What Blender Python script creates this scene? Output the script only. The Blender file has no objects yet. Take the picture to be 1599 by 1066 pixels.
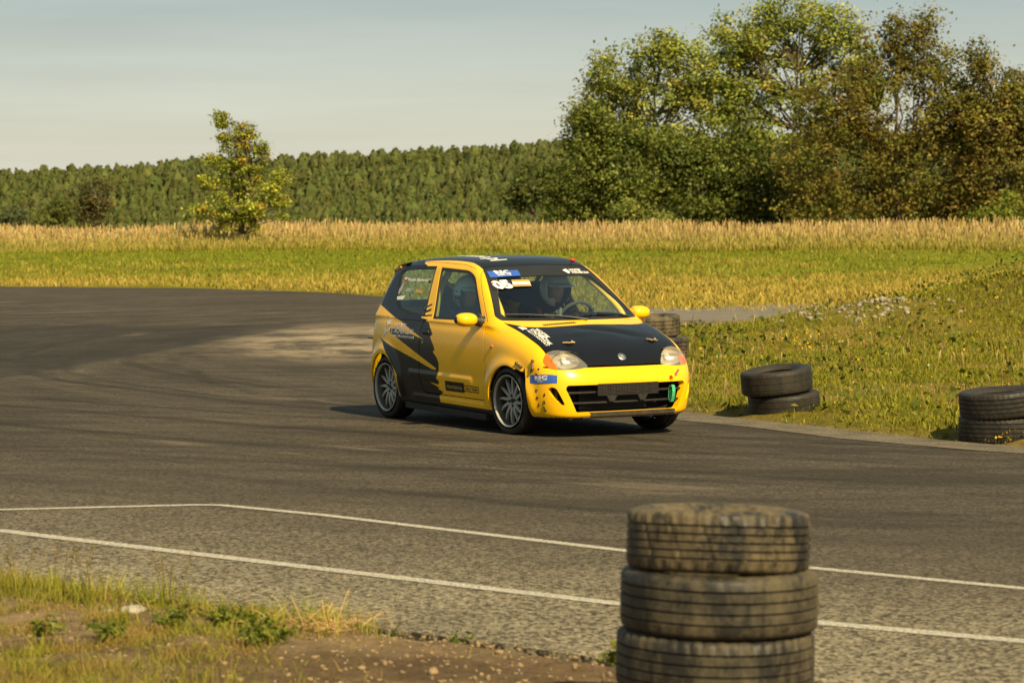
import bpy, bmesh, math, random
import numpy as np
from mathutils import Vector, Matrix

random.seed(7)
RNG = np.random.default_rng(11)
SC = bpy.context.scene
COL = SC.collection
R = math.radians

# ------------------------------------------------------------------ camera
CAM_H = 1.589
cam = bpy.data.cameras.new('camera')
cam_ob = bpy.data.objects.new('camera', cam)
COL.objects.link(cam_ob)
cam.sensor_width = 36.0
cam.lens = 94.83
cam.clip_start = 0.1
cam.clip_end = 6000
cam_ob.location = (0, 0, CAM_H)
cam_ob.rotation_euler = (math.pi / 2 - 0.03985, 0, 0)
cam.dof.use_dof = True
cam.dof.focus_distance = 21.6
cam.dof.aperture_fstop = 6.0
SC.camera = cam_ob

# ------------------------------------------------------------------ sky, sun, exposure
SUN_EL, SUN_AZ = R(42), R(28)          # azimuth: to the right of straight behind the camera
world = bpy.data.worlds.new('World')
SC.world = world
world.use_nodes = True
wn = world.node_tree.nodes
wl = world.node_tree.links
sky = wn.new('ShaderNodeTexSky')
sky.sky_type = 'NISHITA'
sky.sun_disc = False
sky.sun_elevation = SUN_EL
sky.sun_rotation = math.pi - SUN_AZ
sky.air_density = 1.0
sky.dust_density = 2.0
sky.ozone_density = 1.0
sky.altitude = 150
tint = wn.new('ShaderNodeMix'); tint.data_type = 'RGBA'; tint.blend_type = 'MULTIPLY'
tint.inputs['Factor'].default_value = 1.0
tint.inputs['B'].default_value = (1.0, 0.92, 0.75, 1)
wl.new(sky.outputs[0], tint.inputs['A'])
# thin high cloud veil, everywhere in the sky
tc = wn.new('ShaderNodeTexCoord')
mp = wn.new('ShaderNodeMapping'); mp.inputs['Scale'].default_value = (1.2, 1.2, 9.0)
nz = wn.new('ShaderNodeTexNoise'); nz.inputs['Scale'].default_value = 2.2; nz.inputs['Detail'].default_value = 5
nz.inputs['Roughness'].default_value = 0.55
cr = wn.new('ShaderNodeMapRange')
cr.inputs['From Min'].default_value = 0.35; cr.inputs['From Max'].default_value = 0.75
cr.inputs['To Min'].default_value = 0.70; cr.inputs['To Max'].default_value = 0.90
wl.new(tc.outputs['Generated'], mp.inputs['Vector']); wl.new(mp.outputs[0], nz.inputs['Vector'])
wl.new(nz.outputs['Fac'], cr.inputs['Value'])
# the veil is warmer and brighter in the haze low over the horizon
sep = wn.new('ShaderNodeSeparateXYZ'); wl.new(tc.outputs['Generated'], sep.inputs[0])
el = wn.new('ShaderNodeMapRange'); el.interpolation_type = 'SMOOTHSTEP'
el.inputs['From Min'].default_value = 0.01; el.inputs['From Max'].default_value = 0.12
wl.new(sep.outputs['Z'], el.inputs['Value'])
vc = wn.new('ShaderNodeMix'); vc.data_type = 'RGBA'
vc.inputs['A'].default_value = (4.55, 4.4, 3.65, 1); vc.inputs['B'].default_value = (1.85, 2.45, 2.65, 1)
wl.new(el.outputs[0], vc.inputs['Factor'])
# faint streaks of cirrus
mp2 = wn.new('ShaderNodeMapping'); mp2.inputs['Scale'].default_value = (3.0, 3.0, 42.0); mp2.inputs['Rotation'].default_value = (0, R(2.5), 0)
nz2 = wn.new('ShaderNodeTexNoise'); nz2.inputs['Scale'].default_value = 1.6; nz2.inputs['Detail'].default_value = 6; nz2.inputs['Roughness'].default_value = .6
wl.new(tc.outputs['Generated'], mp2.inputs['Vector']); wl.new(mp2.outputs[0], nz2.inputs['Vector'])
st = wn.new('ShaderNodeMapRange'); st.inputs['From Min'].default_value = .40; st.inputs['From Max'].default_value = .70; st.inputs['To Min'].default_value = .985; st.inputs['To Max'].default_value = 1.11
wl.new(nz2.outputs['Fac'], st.inputs['Value'])
vs_ = wn.new('ShaderNodeVectorMath'); vs_.operation = 'SCALE'; wl.new(vc.outputs['Result'], vs_.inputs[0]); wl.new(st.outputs[0], vs_.inputs['Scale'])
cm = wn.new('ShaderNodeMix'); cm.data_type = 'RGBA'
wl.new(vs_.outputs[0], cm.inputs['B'])
wl.new(cr.outputs[0], cm.inputs['Factor']); wl.new(tint.outputs['Result'], cm.inputs['A'])
bg = wn['Background']
wl.new(cm.outputs['Result'], bg.inputs['Color'])
bg.inputs['Strength'].default_value = 0.10

sun = bpy.data.lights.new('sun', 'SUN')
sun.energy = 5.0
sun.angle = R(0.53)
sun.color = (1.0, 0.81, 0.47)
sun_ob = bpy.data.objects.new('sun', sun)
COL.objects.link(sun_ob)
# direction towards the sun: right of and behind the camera
sdir = Vector((math.sin(SUN_AZ) * math.cos(SUN_EL), -math.cos(SUN_AZ) * math.cos(SUN_EL), math.sin(SUN_EL)))
sun_ob.rotation_euler = sdir.to_track_quat('Z', 'Y').to_euler()
sun_ob.location = sdir * 60

SC.view_settings.view_transform = 'Standard'
SC.view_settings.look = 'None'
SC.view_settings.exposure = 0.66
SC.view_settings.gamma = 1.0
SC.view_settings.use_curve_mapping = False

# ------------------------------------------------------------------ helpers
def tag(o, label=None, cat=None, group=None, kind=None):
    if label: o['label'] = label
    if cat: o['category'] = cat
    if group: o['group'] = group
    if kind: o['kind'] = kind
    return o

def empty(name, loc=(0, 0, 0), rz=0.0):
    o = bpy.data.objects.new(name, None)
    o.location = loc; o.rotation_euler = (0, 0, rz)
    o.empty_display_size = 0.2
    COL.objects.link(o)
    return o

def link(name, me, parent=None, mats=()):
    o = bpy.data.objects.new(name, me)
    COL.objects.link(o)
    if parent is not None: o.parent = parent
    for m in mats: me.materials.append(m)
    return o

def np_mesh(name, V, F, mat=None, cols=None, smooth=False, mats=None, midx=None):
    """V (n,3); F (m,k) constant k; cols per vertex (n,3)"""
    V = np.ascontiguousarray(V, dtype=np.float32); F = np.ascontiguousarray(F, dtype=np.int32)
    me = bpy.data.meshes.new(name)
    m, k = F.shape
    me.vertices.add(len(V)); me.vertices.foreach_set('co', V.ravel())
    me.loops.add(m * k); me.loops.foreach_set('vertex_index', F.ravel())
    me.polygons.add(m)
    me.polygons.foreach_set('loop_start', np.arange(0, m * k, k, dtype=np.int32))
    if smooth:
        me.polygons.foreach_set('use_smooth', np.ones(m, bool))
    for mm in (mats or ([mat] if mat else [])): me.materials.append(mm)
    if midx is not None:
        me.polygons.foreach_set('material_index', np.asarray(midx, np.int32))
    if cols is not None:
        ca = me.color_attributes.new('Col', 'FLOAT_COLOR', 'POINT')
        c4 = np.ones((len(V), 4), np.float32); c4[:, :3] = cols
        ca.data.foreach_set('color', c4.ravel())
    me.update(calc_edges=True)
    me.validate()
    return me

class MB:
    """collects shapes and links them as one mesh"""
    def __init__(s): s.v = []; s.f = []; s.n = 0
    def add(s, V, F):
        V = np.asarray(V, float)
        s.v.append(V); s.f += [[i + s.n for i in f] for f in F]; s.n += len(V)
        return s
    def box(s, c, d, rot=None):
        x, y, z = [q / 2 for q in d]
        V = np.array([(a * x, b * y, e * z) for a in (-1, 1) for b in (-1, 1) for e in (-1, 1)])
        if rot is not None: V = V @ np.array(rot).T
        return s.add(V + np.array(c), [(0, 1, 3, 2), (4, 6, 7, 5), (0, 4, 5, 1), (2, 3, 7, 6), (0, 2, 6, 4), (1, 5, 7, 3)])
    def tube(s, pts, r, n=8, cap=True):
        P = np.asarray(pts, float); r = np.broadcast_to(np.asarray(r, float), (len(P),))
        T = np.gradient(P, axis=0) if len(P) > 2 else np.repeat((P[1:] - P[:1]), 2, 0)
        T /= np.maximum(np.linalg.norm(T, axis=1), 1e-9)[:, None]
        up = np.array([0, 0, 1.0]) if abs(T[0, 2]) < .9 else np.array([1.0, 0, 0])
        V = []
        u = np.cross(T[0], up); u /= np.linalg.norm(u)
        for i in range(len(P)):
            u = u - T[i] * (u @ T[i]); u /= max(np.linalg.norm(u), 1e-9)
            w = np.cross(T[i], u)
            a = np.arange(n) * 2 * np.pi / n
            V.append(P[i] + r[i] * (np.cos(a)[:, None] * u + np.sin(a)[:, None] * w))
        V = np.concatenate(V)
        F = [(i * n + j, i * n + (j + 1) % n, (i + 1) * n + (j + 1) % n, (i + 1) * n + j) for i in range(len(P) - 1) for j in range(n)]
        if cap: F += [tuple(range(n))[::-1], tuple(range((len(P) - 1) * n, len(P) * n))]
        return s.add(V, F)
    def lathe(s, prof, n=48, axis='y', closed=False):
        """prof: list of (radius, axial)"""
        V = []
        a = np.arange(n) * 2 * np.pi / n
        for r, h in prof:
            if axis == 'y': V.append(np.stack([r * np.cos(a), np.full(n, h), r * np.sin(a)], 1))
            else: V.append(np.stack([r * np.cos(a), r * np.sin(a), np.full(n, h)], 1))
        m = len(prof)
        F = []
        for i in range(m if closed else m - 1):
            k = (i + 1) % m
            for j in range(n): F.append((i * n + j, i * n + (j + 1) % n, k * n + (j + 1) % n, k * n + j))
        return s.add(np.concatenate(V), F)
    def ball(s, c, r, nu=16, nv=10):
        rr = np.broadcast_to(np.asarray(r, float), (3,))
        V = []
        for i in range(nv + 1):
            t = np.pi * i / nv
            for j in range(nu):
                p = 2 * np.pi * j / nu
                V.append((np.sin(t) * np.cos(p), np.sin(t) * np.sin(p), np.cos(t)))
        F = [(i * nu + j, (i + 1) * nu + j, (i + 1) * nu + (j + 1) % nu, i * nu + (j + 1) % nu) for i in range(nv) for j in range(nu)]
        return s.add(np.array(V) * rr + np.array(c), F)
    def build(s, name, mat, parent=None, smooth=True, xf=None, bevel=0, autos=None):
        V = np.concatenate(s.v)
        if xf is not None: V = xf(V)
        me = bpy.data.meshes.new(name)
        me.from_pydata(V.tolist(), [], s.f)
        bm = bmesh.new(); bm.from_mesh(me)
        bmesh.ops.remove_doubles(bm, verts=bm.verts, dist=1e-6)
        bmesh.ops.recalc_face_normals(bm, faces=bm.faces)
        if bevel:
            bmesh.ops.bevel(bm, geom=[e for e in bm.edges if e.is_manifold and e.calc_face_angle(0) > .6], offset=bevel, segments=2, affect='EDGES', profile=.5)
        bm.to_mesh(me); bm.free()
        if smooth:
            me.shade_smooth()
            me.set_sharp_from_angle(angle=R(autos or 40))
        return link(name, me, parent, [mat] if mat else [])

# ------------------------------------------------------------------ materials
def nodes_of(name):
    m = bpy.data.materials.new(name); m.use_nodes = True
    return m, m.node_tree.nodes, m.node_tree.links, m.node_tree.nodes['Principled BSDF']

def mat_plain(name, col, rough=.5, metal=0., coat=0., spec=.5, var=.15, vscale=8., bump=0., bscale=60., dirt=None, dirt_amt=.5, dscale=3.):
    m, n, l, b = nodes_of(name)
    b.inputs['Roughness'].default_value = rough
    b.inputs['Metallic'].default_value = metal
    b.inputs['Coat Weight'].default_value = coat
    b.inputs['Coat Roughness'].default_value = .06
    b.inputs['Specular IOR Level'].default_value = spec
    tcn = n.new('ShaderNodeTexCoord')
    nzn = n.new('ShaderNodeTexNoise'); nzn.inputs['Scale'].default_value = vscale; nzn.inputs['Detail'].default_value = 4
    l.new(tcn.outputs['Object'], nzn.inputs['Vector'])
    mr = n.new('ShaderNodeMapRange'); mr.inputs['From Min'].default_value = .3; mr.inputs['From Max'].default_value = .7
    mr.inputs['To Min'].default_value = 1 - var; mr.inputs['To Max'].default_value = 1 + var
    l.new(nzn.outputs['Fac'], mr.inputs['Value'])
    mx = n.new('ShaderNodeMix'); mx.data_type = 'RGBA'; mx.blend_type = 'MULTIPLY'; mx.inputs['Factor'].default_value = 1
    mx.inputs['A'].default_value = (*col, 1)
    cb = n.new('ShaderNodeCombineColor')
    for i in range(3): l.new(mr.outputs[0], cb.inputs[i])
    l.new(cb.outputs[0], mx.inputs['B'])
    out = mx.outputs['Result']
    if dirt:
        dn = n.new('ShaderNodeTexNoise'); dn.inputs['Scale'].default_value = dscale; dn.inputs['Detail'].default_value = 8; dn.inputs['Roughness'].default_value = .65
        l.new(tcn.outputs['Object'], dn.inputs['Vector'])
        dr = n.new('ShaderNodeMapRange'); dr.inputs['From Min'].default_value = .42; dr.inputs['From Max'].default_value = .72
        dr.inputs['To Max'].default_value = dirt_amt
        l.new(dn.outputs['Fac'], dr.inputs['Value'])
        dm = n.new('ShaderNodeMix'); dm.data_type = 'RGBA'; dm.inputs['B'].default_value = (*dirt, 1)
        l.new(dr.outputs[0], dm.inputs['Factor']); l.new(out, dm.inputs['A']); out = dm.outputs['Result']
        rr = n.new('ShaderNodeMapRange'); rr.inputs['To Min'].default_value = rough; rr.inputs['To Max'].default_value = .85
        l.new(dr.outputs[0], rr.inputs['Value']); l.new(rr.outputs[0], b.inputs['Roughness'])
    l.new(out, b.inputs['Base Color'])
    if bump:
        bn = n.new('ShaderNodeTexNoise'); bn.inputs['Scale'].default_value = bscale; bn.inputs['Detail'].default_value = 5
        l.new(tcn.outputs['Object'], bn.inputs['Vector'])
        bp = n.new('ShaderNodeBump'); bp.inputs['Strength'].default_value = bump; bp.inputs['Distance'].default_value = .01
        l.new(bn.outputs['Fac'], bp.inputs['Height']); l.new(bp.outputs[0], b.inputs['Normal'])
    return m

def mat_leaf(name, trans=.35, rough=.55, spec=.25, gain=(1, 1, 1)):
    """foliage: colour from the per-leaf attribute, light passes through the blade"""
    m, n, l, b = nodes_of(name)
    at = n.new('ShaderNodeAttribute'); at.attribute_name = 'Col'
    mu = n.new('ShaderNodeMix'); mu.data_type = 'RGBA'; mu.blend_type = 'MULTIPLY'; mu.inputs['Factor'].default_value = 1
    mu.inputs['B'].default_value = (*gain, 1)
    l.new(at.outputs['Color'], mu.inputs['A'])
    l.new(mu.outputs['Result'], b.inputs['Base Color'])
    b.inputs['Roughness'].default_value = rough
    b.inputs['Specular IOR Level'].default_value = spec
    tr = n.new('ShaderNodeBsdfTranslucent')
    l.new(mu.outputs['Result'], tr.inputs['Color'])
    ms = n.new('ShaderNodeMixShader'); ms.inputs[0].default_value = trans
    l.new(b.outputs[0], ms.inputs[1]); l.new(tr.outputs[0], ms.inputs[2])
    l.new(ms.outputs[0], n['Material Output'].inputs['Surface'])
    return m

def smooth01(a, b, x):
    t = np.clip((x - a) / (b - a), 0, 1); return t * t * (3 - 2 * t)

# cheap value noise for numpy placement work
_perm = np.random.default_rng(3).random((256, 256))
def vnoise(x, y, s=1.0):
    x = np.asarray(x) * s + 1000.0; y = np.asarray(y) * s + 1000.0
    xi = np.floor(x).astype(int); yi = np.floor(y).astype(int)
    fx = x - xi; fy = y - yi; fx = fx * fx * (3 - 2 * fx); fy = fy * fy * (3 - 2 * fy)
    g = lambda i, j: _perm[(xi + i) & 255, (yi + j) & 255]
    return (g(0, 0) * (1 - fx) + g(1, 0) * fx) * (1 - fy) + (g(0, 1) * (1 - fx) + g(1, 1) * fx) * fy
def fbm(x, y, s=1.0, o=4):
    r = 0; a = .5
    for i in range(o): r = r + a * vnoise(x, y, s * 2 ** i + i * .13); a *= .5
    return r / (1 - .5 ** o)
# ================================================================== SETTING: ground, track, markings
NEAR = [(-60, 46), (-30, 33.5), (-14, 21.8), (-8, 17.2), (-4.4, 14.2), (-2.354, 12.40), (-1.681, 11.81), (-1.073, 11.31), (-.512, 10.80), (-.123, 10.50), (.242, 10.16), (.379, 9.95), (1.116, 9.50), (2.2, 8.9), (5, 7.4), (12, 3.6), (30, -6)]
FAR = [(45, -3), (20, 9.0), (10, 15.2), (6, 18.2), (3.81, 20.05), (3.43, 20.6), (3.03, 21.2), (2.40, 22.4), (1.83, 23.33), (1.52, 24.1), (1.15, 26), (.65, 30), (0, 36), (-.85, 45), (-2.0, 57), (-3.3, 69.5), (-6.3, 75.6), (-9.5, 79.3), (-15.5, 81.7), (-30, 84), (-60, 86)]
def dense(L, step=.35):
    out = []
    for i in range(len(L) - 1):
        a, b = np.array(L[i], float), np.array(L[i + 1], float)
        k = max(1, int(np.linalg.norm(b - a) / max(step, .03 * min(np.linalg.norm(a), np.linalg.norm(b)))))
        for t in range(k): out.append(a + (b - a) * t / k)
    out.append(np.array(L[-1], float))
    return np.array(out)
def ragged(P, amp, seed):
    d = np.gradient(P, axis=0); n = np.stack([-d[:, 1], d[:, 0]], 1); n /= np.linalg.norm(n, axis=1)[:, None]
    w = (fbm(P[:, 0] + seed, P[:, 1], 1.7, 4) - .5) * 2 * amp + (fbm(P[:, 0], P[:, 1] + seed, 6.0, 2) - .5) * amp
    return P + n * w[:, None]
near_e = ragged(dense(NEAR, .09), .10, 5.0)
far_e = ragged(dense(FAR, .2), .10, 9.0)
ASPH = np.concatenate([near_e, far_e])
def asph_dist(x, y):
    """positive outside the asphalt, metres"""
    P = np.stack([x, y], 1); best = np.full(len(P), 1e9); inside = np.zeros(len(P), bool)
    coarse = np.concatenate([near_e[::3], far_e[::3]]) if y.min() < 15 else np.concatenate([np.array(NEAR), far_e[::3]])
    A = coarse; B = np.roll(coarse, -1, 0)
    for a, b in zip(A, B):
        ab = b - a; L2 = ab @ ab + 1e-12
        t = np.clip(((P - a) @ ab) / L2, 0, 1)
        d = ((P - (a + t[:, None] * ab)) ** 2).sum(1)
        best = np.minimum(best, d)
        c = (a[1] > P[:, 1]) != (b[1] > P[:, 1])
        inside ^= c & (P[:, 0] < (b[0] - a[0]) * (P[:, 1] - a[1]) / (b[1] - a[1] + 1e-12) + a[0])
    d = np.sqrt(best)
    return np.where(inside, -d, d)
def ground_z(x, y, d):
    """terrain height; d = distance outside the asphalt"""
    r = np.hypot(x, y)
    z = .93 * smooth01(84, 112, y + .10 * np.abs(x)) + .62 * smooth01(120, 420, r)
    crest = 10.2 + 11.2 * np.clip((x + 171) / 182, -.3, 1.15)
    z = z + smooth01(560, 900, r) * crest
    rise = smooth01(.0, .35, d)
    nearf = smooth01(30, 14, r)
    z = z + rise * (.035 + .05 * (fbm(x, y, .8, 3) - .4)) + rise * nearf * .05 * (fbm(x, y, 5., 3) - .5)
    # weedy mound on the right, low rubble heap before it
    z = z + rise * (1.05 * np.exp(-((x - 10.0) / 3.3) ** 2 - ((y - 45.5) / 5.0) ** 2) + .22 * np.exp(-((x - 5.7) / 1.3) ** 2 - ((y - 43.5) / 2.2) ** 2))
    z = z + rise * smooth01(18, 26, r) * .10 * (fbm(x, y, .35, 3) - .5)
    return np.where(d < 0, -.03, z - .03 * (1 - rise))
def gz(x, y):
    x = np.atleast_1d(np.asarray(x, float)); y = np.atleast_1d(np.asarray(y, float))
    return ground_z(x, y, asph_dist(x, y))

def build_ground():
    rr = [.5, 1.5, 3, 4.5, 6, 7, 8]
    while rr[-1] < 17: rr.append(rr[-1] * 1.0048)
    while rr[-1] < 60: rr.append(rr[-1] * 1.011)
    while rr[-1] < 140: rr.append(rr[-1] * 1.012)
    while rr[-1] < 3500: rr.append(rr[-1] * 1.035)
    rr = np.array(rr)
    an = np.concatenate([np.arange(-180, -40, 5.), np.arange(-40, -15, 1.), np.arange(-15, 15, .15), np.arange(15, 40, 1.), np.arange(40, 180, 5.)])
    A = np.radians(an); n = len(an)
    X = rr[:, None] * np.sin(A); Y = rr[:, None] * np.cos(A)
    x, y = X.ravel(), Y.ravel(); d = asph_dist(x, y); z = ground_z(x, y, d)
    r = np.hypot(x, y)
    # what grows or lies where: bare soil, mown green, dry straw
    soil = np.array([.31, .215, .115]); soil2 = np.array([.225, .150, .078]); green = np.array([.17, .155, .014])
    lawn = np.array([.17, .185, .012]); dry = np.array([.30, .22, .07]); olive = np.array([.225, .17, .022]); tan = np.array([.30, .215, .095])
    f1 = fbm(x, y, .5, 4)[:, None]; f2 = fbm(x + 31, y, 2.2, 4)[:, None]
    c = olive * (1 - f1) + green * f1
    c = c * (1 - .5 * smooth01(.52, .7, f2)) + dry * .5 * smooth01(.52, .7, f2)
    lw = (smooth01(52, 64, y) * smooth01(118, 104, y + .1 * np.abs(x)))[:, None]
    c = c * (1 - lw) + (lawn * (.75 + .5 * f1)) * lw
    gs = (smooth01(98, 88, y + .06 * np.abs(x) + 14 * (fbm(x, y, .12, 3) - .5)) * smooth01(50, 56, y))[:, None] * (.55 + .45 * smooth01(.35, .6, f1))
    c = c * (1 - gs) + np.array([.25, .205, .022]) * (.8 + .4 * f2) * gs
    br = (smooth01(49, 53, y) * smooth01(66, 58, y) * smooth01(-2, 1, x))[:, None] * smooth01(.35, .6, f1)
    c = c * (1 - br) + olive * 1.15 * br
    fg = smooth01(17, 14.5, r)[:, None]
    sg = smooth01(.45, .62, f2)
    c = c * (1 - fg) + (soil * (1 - sg) + soil2 * sg) * fg
    edge = (smooth01(.30, .02, d) * (r > 15) * smooth01(70, 30, r))[:, None]
    c = c * (1 - .55 * edge) + soil * .8 * .55 * edge
    far = smooth01(112, 128, y)[:, None]
    c = c * (1 - far) + tan * (.6 + .5 * f1) * far
    wood = smooth01(430, 560, r)[:, None]
    c = c * (1 - wood) + np.array([.035, .042, .014]) * wood
    F = []
    nr = len(rr)
    i = np.arange(nr - 1)[:, None]; j = np.arange(n)[None]
    k = (j + 1) % n
    F = np.stack([i * n + j, i * n + k, (i + 1) * n + k, (i + 1) * n + j], -1).reshape(-1, 4)[:, ::-1]
    m, nn, l, b = nodes_of('ground_soil_and_turf')
    at = nn.new('ShaderNodeAttribute'); at.attribute_name = 'Col'
    geo = nn.new('ShaderNodeNewGeometry')
    def noise(s, det=6, ro=.6):
        q = nn.new('ShaderNodeTexNoise'); q.inputs['Scale'].default_value = s; q.inputs['Detail'].default_value = det; q.inputs['Roughness'].default_value = ro
        l.new(geo.outputs['Position'], q.inputs['Vector']); return q
    n1, n2, n3 = noise(.9), noise(9., 8, .7), noise(55., 6, .7)
    def mr(src, a, b_, c_, d_):
        q = nn.new('ShaderNodeMapRange'); q.inputs[1].default_value = a; q.inputs[2].default_value = b_; q.inputs[3].default_value = c_; q.inputs[4].default_value = d_
        l.new(src, q.inputs[0]); return q.outputs[0]
    def mul(a, b_):
        q = nn.new('ShaderNodeMath'); q.operation = 'MULTIPLY'; l.new(a, q.inputs[0]); l.new(b_, q.inputs[1]); return q.outputs[0]
    v = mul(mul(mr(n1.outputs['Fac'], .3, .7, .75, 1.25), mr(n2.outputs['Fac'], .3, .7, .6, 1.4)), mr(n3.outputs['Fac'], .3, .7, .7, 1.3))
    vm = nn.new('ShaderNodeVectorMath'); vm.operation = 'SCALE'
    l.new(at.outputs['Color'], vm.inputs[0]); l.new(v, vm.inputs['Scale'])
    l.new(vm.outputs[0], b.inputs['Base Color'])
    b.inputs['Roughness'].default_value = .95; b.inputs['Specular IOR Level'].default_value = .1
    ad = nn.new('ShaderNodeMath'); ad.operation = 'ADD'; l.new(n2.outputs['Fac'], ad.inputs[0]); l.new(n3.outputs['Fac'], ad.inputs[1])
    bp = nn.new('ShaderNodeBump'); bp.inputs['Strength'].default_value = 1.0; bp.inputs['Distance'].default_value = .05
    l.new(ad.outputs[0], bp.inputs['Height']); l.new(bp.outputs[0], b.inputs['Normal'])
    me = np_mesh('ground', np.stack([x, y, z], 1), F, m, c, smooth=True)
    # close the centre
    o = link('ground', me)
    tag(o, kind='structure')
    return o
build_ground()

def mat_asphalt():
    m, n, l, b = nodes_of('worn_asphalt')
    geo = n.new('ShaderNodeNewGeometry')
    def noise(s, det=4, ro=.6, vec=None):
        q = n.new('ShaderNodeTexNoise'); q.inputs['Scale'].default_value = s; q.inputs['Detail'].default_value = det; q.inputs['Roughness'].default_value = ro
        l.new(vec or geo.outputs['Position'], q.inputs['Vector']); return q.outputs['Fac']
    def mr(src, a, b_, c_, d_):
        q = n.new('ShaderNodeMapRange'); q.inputs[1].default_value = a; q.inputs[2].default_value = b_; q.inputs[3].default_value = c_; q.inputs[4].default_value = d_
        l.new(src, q.inputs[0]); return q.outputs[0]
    def math_(op, a, b_=None):
        q = n.new('ShaderNodeMath'); q.operation = op
        for i, s_ in enumerate((a, b_)):
            if s_ is None: continue
            if isinstance(s_, (int, float)): q.inputs[i].default_value = s_
            else: l.new(s_, q.inputs[i])
        return q.outputs[0]
    def mix(f, a, b_):
        q = n.new('ShaderNodeMix'); q.data_type = 'RGBA'; l.new(f, q.inputs['Factor'])
        for nm, s_ in (('A', a), ('B', b_)):
            if isinstance(s_, tuple): q.inputs[nm].default_value = (*s_, 1)
            else: l.new(s_, q.inputs[nm])
        return q.outputs['Result']
    sx = n.new('ShaderNodeSeparateXYZ'); l.new(geo.outputs['Position'], sx.inputs[0])
    # polar coordinates about the inside of the bend: rubber lies along the racing line
    def polar(cx, cy, sr, st, off):
        dx = math_('SUBTRACT', sx.outputs['X'], cx); dy = math_('SUBTRACT', sx.outputs['Y'], cy)
        r = math_('SQRT', math_('ADD', math_('MULTIPLY', dx, dx), math_('MULTIPLY', dy, dy)))
        t = math_('ARCTAN2', dy, dx)
        c = n.new('ShaderNodeCombineXYZ')
        l.new(math_('MULTIPLY', r, sr), c.inputs[0]); l.new(math_('MULTIPLY', t, st), c.inputs[1]); c.inputs[2].default_value = off
        return c.outputs[0], r
    pv, pr = polar(15., 38., 1.0, 5., 0.)
    pv2, pr2 = polar(-3., 60., 1.0, 5., 7.)
    streak = noise(1.1, 5, .7, pv); streak2 = noise(2.3, 4, .65, pv2)
    # aggregate: stones and pits
    vo = n.new('ShaderNodeTexVoronoi'); vo.inputs['Scale'].default_value = 62.
    l.new(geo.outputs['Position'], vo.inputs['Vector'])
    stone = vo.outputs['Color']
    sc = n.new('ShaderNodeSeparateColor'); l.new(stone, sc.inputs[0])
    grain = noise(260., 3, .7); grit = noise(38., 6, .75)
    # near verge: less worn rubber, bare light stone
    band = math_('ADD', sx.outputs['Y'], math_('MULTIPLY', sx.outputs['X'], .72))
    bandn = math_('ADD', band, math_('MULTIPLY', math_('SUBTRACT', noise(.35, 4), .5), 3.0))
    bare = mr(bandn, 15.2, 9.6, 0., 1.)
    base = mix(mr(sc.outputs[0], .1, .9, 0., 1.), (.037, .0305, .0215), (.102, .085, .060))
    base2 = mix(mr(sc.outputs[0], .2, .9, 0., 1.), (.050, .041, .026), (.40, .34, .225))
    col = mix(math_('MULTIPLY', bare, mr(noise(.8, 5), .25, .6, .55, 1.)), base, base2)
    grit0 = noise(22., 4, .7)
    # rubbered line: darker, away from the bare band
    rub = math_('MULTIPLY', mr(math_('ADD', math_('MULTIPLY', streak, .6), math_('MULTIPLY', streak2, .4)), .43, .57, 0., 1.), mr(bandn, 12., 17., 0., .65))
    col = mix(rub, col, (.024, .019, .0125))
    arcs = None
    for (cx, cy, r0, w, seed) in ((15., 38., 20.2, .13, 1.), (15., 38., 21.6, .13, 2.), (12., 41., 22.4, .11, 3.), (18., 44., 29.6, .15, 4.), (18., 44., 31.0, .14, 5.), (9., 35., 14.6, .12, 6.), (14., 48., 31.8, .16, 7.), (14., 48., 33.2, .15, 8.), (20., 36., 24.3, .12, 9.), (11., 30., 17.9, .13, 10.), (11., 30., 19.2, .12, 11.)):
        _, rr_ = polar(cx, cy, 1., 1., 0.)
        m_ = mr(math_('ABSOLUTE', math_('SUBTRACT', math_('ADD', rr_, math_('MULTIPLY', noise(.13 + .01 * seed, 2), .9)), r0 + .45)), w, w * .35, 0., 1.)
        m_ = math_('MULTIPLY', m_, mr(noise(.11 + .013 * seed, 2, .5), .44, .56, 0., .5))
        arcs = m_ if arcs is None else math_('MAXIMUM', arcs, m_)
    arcs = math_('MULTIPLY', math_('MULTIPLY', arcs, mr(grit0, .3, .6, .6, 1.)), mr(bandn, 12.5, 15.5, 0., 1.))
    col = mix(arcs, col, (.012, .0095, .0065))
    # pale dust dragged across
    ds = mr(noise(1.6, 5, .6, pv), .58, .72, 0., 1.)
    dust_w = math_('MULTIPLY', math_('MULTIPLY', mr(noise(.09, 3), .45, .62, 0., 1.), ds), mr(sx.outputs['Y'], 14., 19., 0., .8))
    # swept dirt behind the car
    ddx = math_('DIVIDE', math_('ADD', sx.outputs['X'], 2.3), 2.2); ddy = math_('DIVIDE', math_('SUBTRACT', sx.outputs['Y'], 41.), 8.)
    blob = mr(math_('ADD', math_('MULTIPLY', ddx, ddx), math_('MULTIPLY', ddy, ddy)), 1.2, .1, 0., 1.)
    blob = math_('MULTIPLY', blob, mr(math_('MULTIPLY', math_('ADD', noise(2.2, 6, .75, pv), noise(.6, 5, .7)), .5), .43, .56, 0., 1.))
    col = mix(math_('MAXIMUM', dust_w, blob), col, (.27, .215, .145))
    # darker area with a diagonal edge on the far left
    pd = math_('ADD', math_('MULTIPLY', sx.outputs['X'], 1.0), math_('MULTIPLY', sx.outputs['Y'], -.115))
    patch = math_('MULTIPLY', mr(pd, -8.9, -9.1, 0., 1.), mr(math_('ADD', sx.outputs['Y'], math_('MULTIPLY', noise(.7, 3), 3.)), 26.5, 27.6, 0., .55))
    patch = math_('MULTIPLY', patch, mr(sx.outputs['Y'], 46.5, 47., 1., 0.))
    col = mix(patch, col, (.020, .019, .0165))
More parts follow.
